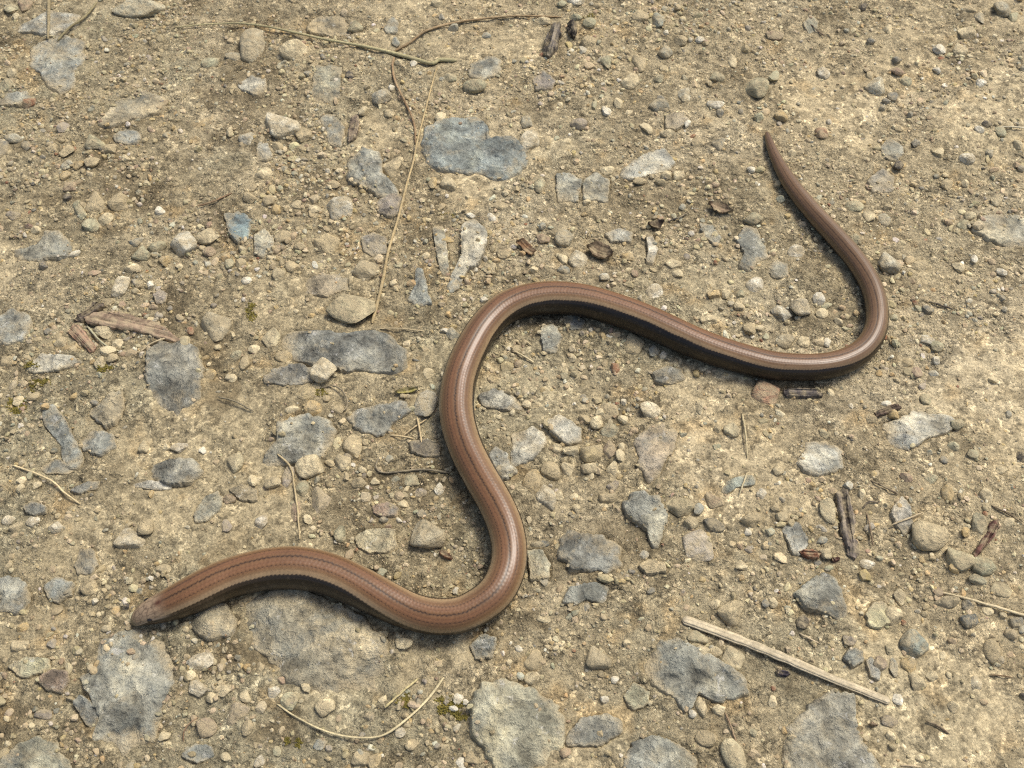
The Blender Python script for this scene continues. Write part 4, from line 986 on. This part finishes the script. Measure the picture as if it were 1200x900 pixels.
REFS = [("the slow worm's head", 172, 716), ("the slow worm's neck", 255, 683), ("the slow worm's lower bend", 545, 720), ("the slow worm's tail tip", 898, 153),
        ("the slow worm's upper bend", 590, 360), ("the slow worm's right bend", 1024, 398), ("the long thick straw", 920, 772),
        ("the long bark chip", 155, 380), ("the dark bark chunk", 646, 44), ("the dark wood chip", 991, 613), ("the red-brown chip", 1155, 632),
        ("the bowed straw", 430, 862), ("the long thin straw", 465, 262), ("the bent straw at left", 60, 565)]
for S in SLAB_LIST:
    if S['ref']: REFS.append((S['ref'], S['px'][0], S['px'][1]))
PEB = []
for code, text in PEBBLES.items():
    for line in text.split('\n'):
        parts = line.split('|')
        for item in parts[0].split(';'):
            q = item.split()
            px, py = tile_px(code, float(q[0]), float(q[1]))
            d = dict(px=px, py=py, w=float(q[2]) / 4, h=float(q[3]) / 4, rot=float(q[4]), cc=q[5], label=None)
            if len(parts) > 1:
                d['label'] = parts[1]
                if parts[2]: REFS.append((parts[2], px, py)); d['ref'] = parts[2]
            PEB.append(d)
PEB.sort(key=lambda d: (d['label'] is None, -d['w'] * d['h']))
SINGLE = 300
used = set(S['label'] for S in SLAB_LIST) | set(d['label'] for d in PEB if d['label'])

def place_word(dx, dy):
    a = math.degrees(math.atan2(-dy, dx)) % 360
    return ['right of', 'above and right of', 'above', 'above and left of', 'left of', 'below and left of', 'below', 'below and right of'][int((a + 22.5) // 45) % 8]

def auto_label(d):
    m = max(d['w'], d['h'])
    size = 'tiny' if m < 11.5 else 'small' if m < 16 else 'mid-sized' if m < 24 else 'large'
    k = [c for c in d['cc'] if c in PALETTE]
    colour = COLOUR_WORD[k[0]]
    asp = m / min(d['w'], d['h'])
    shape = 'oblong' if asp > 1.45 else 'angular' if 'a' in d['cc'] else 'round' if asp < 1.12 else 'blunt'
    order = sorted(REFS, key=lambda r: math.hypot(r[1] - d['px'], r[2] - d['py']))
    for r in order[:12]:
        if math.hypot(r[1] - d['px'], r[2] - d['py']) < 6: continue
        near = 'just ' if math.hypot(r[1] - d['px'], r[2] - d['py']) < 45 else ''
        lab = '%s %s %s pebble %s%s %s' % (size, colour, shape, near, place_word(d['px'] - r[1], d['py'] - r[2]), r[0])
        if lab not in used and len(lab.split()) <= 16:
            used.add(lab); return lab
    return None

def flat_rng(seed): return np.random.default_rng(seed)
ROUND = [mesh_from('pebble_round', *chip(3, 9, (0.60, 0.92), 0.09, flat_rng(900 + i)), M_PEB, True) for i in range(14)]
ANGLE = [mesh_from('pebble_angular', *chip(3, 12, (0.46, 0.80), 0.06, flat_rng(950 + i)), M_PEB, True) for i in range(14)]
small_gravel = []
for i, d in enumerate(PEB):
    r_ = random.Random(i * 13 + 1)
    p = ground_point(d['px'], d['py'], 0.0008)
    mp = metres_per_pixel(p)
    th_v = math.atan2(p[1] - CAM[1], CAM[2] - p[2])
    flat = r_.uniform(0.55, 0.75)
    a, b = d['w'] * 0.5 * mp, d['h'] * 0.5 * mp / math.sqrt(math.cos(th_v) ** 2 + (flat * math.sin(th_v)) ** 2)
    rot = math.radians(d['rot'])
    if 45 < abs(d['rot']) < 135:            # the long axis was measured upright in the picture
        a, b = b, a
    cz = flat * min(a, b)
    zs = float(surface(p[0], p[1])[0])
    zc = zs + cz * r_.uniform(-0.15, 0.32)
    p = ground_point(d['px'], d['py'], zc)
    colr = mix_colour(d['cc']) * r_.uniform(0.86, 1.12)
    d.update(p=p, a=a * 1.06, b=b * 1.06, c=cz, rz=rot, colr=colr)
    lab = d['label'] or (auto_label(d) if i < SINGLE else None)
    if i >= SINGLE or lab is None:
        small_gravel.append(d); continue
    me = (ANGLE if 'a' in d['cc'] or r_.random() < 0.6 else ROUND)[r_.randrange(14)]
    ob = link('pebble', me)
    ob.location = p
    flip = r_.choice((0, math.pi))
    ob.rotation_euler = (r_.uniform(-0.15, 0.15), r_.uniform(-0.15, 0.15), rot + flip)
    ob.scale = (d['a'], d['b'], cz)
    ob.color = (*colr, 1)
    tag(ob, lab, 'pebble', 'pebbles lying loose on the path')

# ------------------------------------------------------------------ grit: tens of thousands of grains joined into masses
def grain_mass(name, xs, ys, sizes, cols, sub, seed, label, sink=(0.0, 0.45), zbase=None, shapes=24, flat=(0.55, 0.95)):
    r = np.random.default_rng(seed)
    protos = []
    for _ in range(shapes):
        if sub == 0:                                     # the smallest grains: rough eight-sided crystals
            o8 = np.array([[1, 0, 0], [-1, 0, 0], [0, 1, 0], [0, -1, 0], [0, 0, 1], [0, 0, -1]], float) * r.uniform(0.7, 1.1, (6, 1)) + r.normal(0, 0.16, (6, 3))
            f8 = np.array([[0, 2, 4], [2, 1, 4], [1, 3, 4], [3, 0, 4], [2, 0, 5], [1, 2, 5], [3, 1, 5], [0, 3, 5]])
            protos.append((o8, f8))
        else:
            protos.append(chip(sub, 9 if sub > 1 else 2, (0.5, 0.88), 0.10 if sub > 1 else 0.18, r))
    nv, nf = len(protos[0][0]), protos[0][1]
    n = len(xs)
    P = np.stack([q[0] for q in protos])[r.integers(0, shapes, n)]
    sc = sizes[:, None] * 0.5 * np.stack([r.uniform(0.75, 1.35, n), r.uniform(0.7, 1.1, n), r.uniform(*flat, n)], 1)
    P = P * sc[:, None, :]
    az = r.uniform(0, 6.283, n); tl = r.uniform(-0.4, 0.4, n)
    ct, st = np.cos(tl), np.sin(tl)
    y2 = P[..., 1] * ct[:, None] - P[..., 2] * st[:, None]; z2 = P[..., 1] * st[:, None] + P[..., 2] * ct[:, None]
    cz, sz = np.cos(az), np.sin(az)
    x3 = P[..., 0] * cz[:, None] - y2 * sz[:, None]; y3 = P[..., 0] * sz[:, None] + y2 * cz[:, None]
    zb = surface(xs, ys) if zbase is None else zbase
    z3 = z2 + (zb + sc[:, 2] * r.uniform(*sink, n))[:, None]
    Vv = np.stack([x3 + xs[:, None], y3 + ys[:, None], z3], -1).reshape(-1, 3)
    Ff = (nf[None] + (np.arange(n) * nv)[:, None, None]).reshape(-1, 3)
    cc = np.repeat(cols, nv, 0)
    ob = link(name, mesh_from(name, Vv, Ff, M_GRIT, False, cc))
    tag(ob, label, 'gravel', kind='stuff')
    return ob

GP = np.array([PALETTE[k] for k in 'tcogwdprv'])
def grain_colours(n, r, probs):
    c = GP[r.choice(len(GP), n, p=probs)] * r.uniform(0.78, 1.3, (n, 1)) * r.uniform(0.94, 1.06, (n, 3))
    return np.clip(c, 0.01, 0.8)

def in_view(x, y, pad):
    v = np.stack([x, y, np.zeros_like(x)], 1) - CAM
    dep = v[:, 1] * ST - v[:, 2] * CT
    sx = v[:, 0] / dep * F_PX; sy = (v[:, 1] * CT + v[:, 2] * ST) / dep * F_PX
    return (np.abs(sx) < 600 + pad) & (np.abs(sy) < 450 + pad)

def scatter(n, r, x0=-0.34, x1=0.34, y0=-0.20, y1=0.30):
    return r.uniform(x0, x1, n), r.uniform(y0, y1, n)

r = np.random.default_rng(77)
thin_out = 0.72
def grit_layer(name, n, lo, hi, sigma, base, add_c, add_f, seed, sub, outside, label, probs, sink):
    xs, ys = scatter(n, r)
    clump = fbm(xs, ys, 0.032, 4, seed, 0.6); fclump = fbm(xs, ys, 0.009, 3, seed + 21, 0.6)
    dens = np.clip(base + add_c * clump + add_f * fclump, 0.05, 1.0) * np.where(in_view(xs, ys, 25), 1.0, outside)
    dens = dens * (1 - thin_out * packed(xs, ys))
    keep = r.random(n) < dens
    xs, ys = xs[keep], ys[keep]
    keep = (r.random(len(xs)) > 0.92 * sstep(0.2, 0.85, dig(xs, ys))) & ~near_worm(xs, ys, lo)
    xs, ys = xs[keep], ys[keep]
    sizes = np.clip(lo * np.exp(np.abs(r.normal(0, sigma, len(xs)))), lo, hi)
    return grain_mass(name, xs, ys, sizes, grain_colours(len(xs), r, probs) * (1 - 0.24 * earthy(xs, ys))[:, None], sub, seed, label, sink)

grit_layer('fine_grit', 380000, 0.00034, 0.0010, 0.45, 0.16, 0.8, 0.6, 301, 0, 0.10, 'fine tan and cream sand grains strewn over the path',
           [0.42, 0.26, 0.11, 0.07, 0.05, 0.03, 0.03, 0.01, 0.02], (-0.2, 0.5))
grit_layer('grit', 150000, 0.00065, 0.0018, 0.38, 0.17, 0.8, 0.6, 401, 1, 0.18, 'tan and cream grit between the pebbles',
           [0.42, 0.25, 0.11, 0.09, 0.04, 0.03, 0.03, 0.01, 0.02], (-0.3, 0.45))
grit_layer('coarse_grit', 100000, 0.0012, 0.0040, 0.40, 0.24, 1.1, 0.6, 501, 2, 0.16, 'coarse tan and grey grit among the pebbles',
           [0.40, 0.24, 0.09, 0.12, 0.05, 0.02, 0.04, 0.01, 0.03], (-0.35, 0.35))

# the smallest traced pebbles, and stones carrying on beyond the picture's edges
sx = np.array([d['p'][0] for d in small_gravel]); sy = np.array([d['p'][1] for d in small_gravel])
ss = np.array([2 * math.sqrt(d['a'] * d['b']) for d in small_gravel])
sc_ = np.array([d['colr'] for d in small_gravel])
ox, oy = scatter(1500, r, -0.45, 0.45, -0.28, 0.42)
k = ~in_view(ox, oy, 30); ox, oy = ox[k], oy[k]
os_ = np.clip(0.0032 * np.exp(r.normal(0, 0.45, len(ox))), 0.002, 0.014)
oc_ = grain_colours(len(ox), r, [0.30, 0.22, 0.08, 0.18, 0.08, 0.05, 0.04, 0.01, 0.04])
grain_mass('small_gravel', np.r_[sx, ox], np.r_[sy, oy], np.r_[ss, os_], np.vstack([sc_, oc_]), 2, 8,
           'small loose gravel scattered among larger pebbles', (-0.2, 0.4))

# ------------------------------------------------------------------ stems, straws, twigs
def stem(name, path, w0, w1, colr, label, segs=10, flat=1.0, groove=0.0, lift=0.0, mat=None, seed=0, cat=None):
    P2 = np.array(path, float).reshape(-1, 2)
    if len(P2) == 2: P2 = np.vstack([P2[0], P2.mean(0) + np.array([0.3, -0.8]), P2[1]])
    Q, s_ = catmull(P2, 1.6)
    n = len(Q)
    t = np.linspace(0, 1, n)
    G = np.array([ground_point(a, b, 0.001) for a, b in Q])
    rr_ = (w0 + (w1 - w0) * t) * 0.5 * np.array([metres_per_pixel(g) for g in G])
    zz = surface(G[:, 0], G[:, 1])
    k = 9
    zm = np.array([zz[max(0, i - k):i + k + 1].max() for i in range(n)])
    kr = np.ones(2 * k + 1) / (2 * k + 1)
    zm = np.convolve(np.pad(zm, k, mode='edge'), kr, mode='valid')
    zm = zm * 0.75 + zz.mean() * 0.25 + rr_ * 0.75 * flat + lift * np.sin(t * math.pi)
    G = np.array([ground_point(a, b, z) for (a, b), z in zip(Q, zm)])
    for q in range(2): G[:, q] += 0.00012 * (noise2(t * 14 + seed, t * 0 + q, 400 + seed) - 0.5)
    Tn = np.gradient(G, axis=0); Tn /= np.linalg.norm(Tn, axis=1)[:, None]
    up = np.array([0, 0, 1.0]); Sd = np.cross(Tn, up); Sd /= np.linalg.norm(Sd, axis=1)[:, None]
    Up = np.cross(Sd, Tn)
    endf = np.clip(np.minimum(t, 1 - t) * n / 2.0, 0.12, 1) ** 0.5
    rr_ = rr_ * endf * (1 + 0.22 * (noise2(t * n * 0.12, t * 0 + 7, 500 + seed) - 0.5))
    a = np.linspace(0, 2 * math.pi, segs, endpoint=False)
    rg = 1 + groove * (noise2(np.arange(segs) * 1.0, np.zeros(segs) + seed, 600) - 0.5)
    ringr = rr_[:, None] * rg[None, :]
    Vv = G[:, None, :] + (ringr * np.cos(a))[..., None] * Sd[:, None, :] + (ringr * np.sin(a) * flat)[..., None] * Up[:, None, :]
    pig = 0.72 + 0.55 * noise2(np.tile(np.arange(segs) * 1.3, (n, 1)), np.tile((t * n * 0.05)[:, None], (1, segs)), 700 + seed)
    pig = pig * (0.85 + 0.3 * noise2(np.tile((t * n * 0.16)[:, None], (1, segs)), np.zeros((n, segs)) + 4, 720 + seed))
    base = np.array([G[n // 2, 0], G[n // 2, 1], zm.min()])
    F = grid_faces(n, segs, True)
    ob = link(name, mesh_from(name, Vv.reshape(-1, 3) - base, F[:, ::-1], mat or M_STRAW, True, np.repeat(pig.reshape(-1, 1), 3, 1)))
    ob.location = base; ob.color = (*colr, 1)
    tag(ob, label, cat or name.split('_')[-1])
    return ob

STEM_GROUP = dict(straw='straws strewn on the path', twig='twigs strewn on the path', plant_stem='dry stems strewn on the path', rootlet='rootlets on the path')
for i, line in enumerate(STEMS.strip().split('\n')):
    path, wd, colr, label, name = line.split('|')
    w0, w1 = (float(q) for q in wd.split())
    ob = stem(name, [float(q) for q in path.split()], w0, w1, tuple(float(q) for q in colr.split()), label, 8, 0.9, 0.25,
              0.0004 if i % 3 else 0.0008, M_WOOD if name == 'twig' else M_STRAW, i)
    if name in STEM_GROUP: ob['group'] = STEM_GROUP[name]
ts = stem('straw', THICK_STRAW, 11.0, 10.0, (0.45, 0.38, 0.255), 'long thick pale split straw lying in the lower right', 28, 0.42, 0.30, 0.0006, M_STRAW, 71)
ts['group'] = STEM_GROUP['straw']

# ------------------------------------------------------------------ bark, wood and leaf scraps
for i, line in enumerate(CHIPS.strip().split('\n')):
    pts, thick, colr, label, name = line.split('|')
    v = [float(q) for q in pts.split()]
    thick = float(thick) * 0.001
    P = np.array([ground_point(a, b, thick * 0.6)[:2] for a, b in zip(v[::2], v[1::2])])
    ctr = P.mean(0); q = P - ctr
    ax = np.linalg.svd(q)[2][0]; ay = np.array([-ax[1], ax[0]])
    pu, pw = q @ ax, q @ ay
    nu, nv = 64, 22
    us = np.linspace(pu.min(), pu.max(), nu)
    dens = np.vstack([np.stack([pu, pw], 1) * (1 - t) + np.roll(np.stack([pu, pw], 1), -1, 0) * t for t in np.linspace(0, 1, 60, endpoint=False)])
    lo, hi = np.empty(nu), np.empty(nu)
    for k, u0 in enumerate(us):                          # width of the piece along its grain
        m = np.abs(dens[:, 0] - u0) < (pu.max() - pu.min()) / nu * 0.9
        lo[k], hi[k] = dens[m, 1].min(), dens[m, 1].max()
    wd = np.maximum(hi - lo, 0.0004)
    lo = lo + wd * 0.16 * (noise2(us / 0.0016, us * 0 + i, 810) - 0.5) + wd * 0.10 * (noise2(us / 0.0006, us * 0 + i, 811) - 0.5)
    hi = hi + wd * 0.16 * (noise2(us / 0.0016, us * 0 + i, 812) - 0.5) + wd * 0.10 * (noise2(us / 0.0006, us * 0 + i, 813) - 0.5)
    tv = np.linspace(0, 1, nv)
    w = lo[:, None] + (hi - lo)[:, None] * tv[None, :]
    u = np.tile(us[:, None], (1, nv))
    endr = np.where(us < us.mean(), -1, 1)[:, None] * 0.0009 * (noise2(w / 0.0005, w * 0 + i, 815) - 0.3) * sstep(0.8, 1.0, np.abs(us - us.mean())[:, None] / np.ptp(us) * 2)
    u = u + endr                                         # splintered ends
    x = ctr[0] + u * ax[0] + w * ay[0]; y = ctr[1] + u * ax[1] + w * ay[1]
    zs = surface(x.ravel(), y.ravel()).reshape(x.shape)
    z0 = np.percentile(zs, 60)
    fib = noise2(w / 0.00045, u / 0.010, 800 + i) - 0.5
    rag = noise2(w / 0.0016, u / 0.005, 830 + i) - 0.5
    step_ = (noise2(w / 0.0012, u / 0.016, 850 + i) > 0.55) * 0.22
    leafy = 'leaf' in name
    rnd = (1 - np.abs(2 * tv - 1) ** 6)[None, :]
    thin = np.clip(np.minimum(us - us.min(), us.max() - us) / (0.12 * np.ptp(us)), 0.35, 1)[:, None]
    bend = (0.9 if leafy else 0.25) * thick * ((u / (np.abs(us).max())) ** 2) + (0.8 * thick * (2 * tv - 1)[None, :] ** 2 if leafy else 0)
    body = 0.45 if leafy else 1.0
    ztop = z0 + thick * thin * body * (0.55 + 0.25 * rnd - step_ + 0.35 * fib + 0.3 * rag) + bend
    zbot = z0 - 0.0002 + bend * (1 if leafy else 0.6)
    zt2 = np.maximum(ztop, zbot + 0.00012)
    Vt = np.stack([x, y, zt2], -1); Vb = np.stack([x, y, zbot + 0 * x], -1)
    ring = np.concatenate([Vt, Vb[:, ::-1]], 1)          # over the top and back underneath
    nrg = ring.shape[1]
    cap0 = ring[:1].mean(1, keepdims=True) + 0 * ring[:1]; cap1 = ring[-1:].mean(1, keepdims=True) + 0 * ring[-1:]
    ring = np.concatenate([cap0 * 0.98 + ring[:1] * 0.02, ring, cap1 * 0.98 + ring[-1:] * 0.02], 0)
    pg = np.clip(1 + 1.1 * fib + 0.6 * rag - step_ * 1.2, 0.35, 1.9)
    pg = np.concatenate([pg, pg[:, ::-1]], 1); pg = np.concatenate([pg[:1], pg, pg[-1:]], 0)
    base = np.array([ctr[0], ctr[1], z0])
    ob = link(name, mesh_from(name, ring.reshape(-1, 3) - base, grid_faces(ring.shape[0], nrg, True), M_WOOD, False, np.repeat(pg.reshape(-1, 1), 3, 1)))
    ob.location = base; ob.color = (*(float(q) for q in colr.split()), 1)
    tag(ob, label, name.split('_')[0], 'scraps of bark, wood and leaf on the path')

# ------------------------------------------------------------------ moss: tiny leafy shoots between the stones
mv, mf = [], []
r = np.random.default_rng(99)
for (px, py, wx, wy) in MOSS:
    for k in range(int(wx * wy * 0.35)):
        a_, q_ = r.uniform(0, 6.283), math.sqrt(r.random())
        fx_, fy_ = px + 0.5 * wx * q_ * math.cos(a_), py + 0.5 * wy * q_ * math.sin(a_)
        if noise2(fx_ / 7.0, fy_ / 5.0, 41) < 0.42: continue
        g = ground_point(fx_, fy_, 0.0004)
        g[2] = float(surface(g[0], g[1])[0]) - 0.0001
        for b_ in range(3):
            t_, l_ = r.uniform(0, 6.283), r.uniform(0.0005, 0.0013)
            dv = np.array([math.cos(t_) * 0.8, math.sin(t_) * 0.8, r.uniform(0.35, 1.0)]); dv /= np.linalg.norm(dv)
            sd = np.cross(dv, [0, 0, 1.0]); sd = sd / np.linalg.norm(sd) * l_ * 0.17
            i0 = len(mv)
            mv += [g - sd * 0.5, g + sd * 0.5, g + dv * l_ * 0.55 + sd, g + dv * l_ + np.array([0, 0, -0.15 * l_]), g + dv * l_ * 0.55 - sd]
            mf += [(i0, i0 + 1, i0 + 2), (i0, i0 + 2, i0 + 4), (i0 + 4, i0 + 2, i0 + 3)]
moss = link('moss', mesh_from('moss', np.array(mv), np.array(mf), M_MOSS, False))
tag(moss, 'low olive-green moss in small tufts between stones', 'moss', kind='stuff')
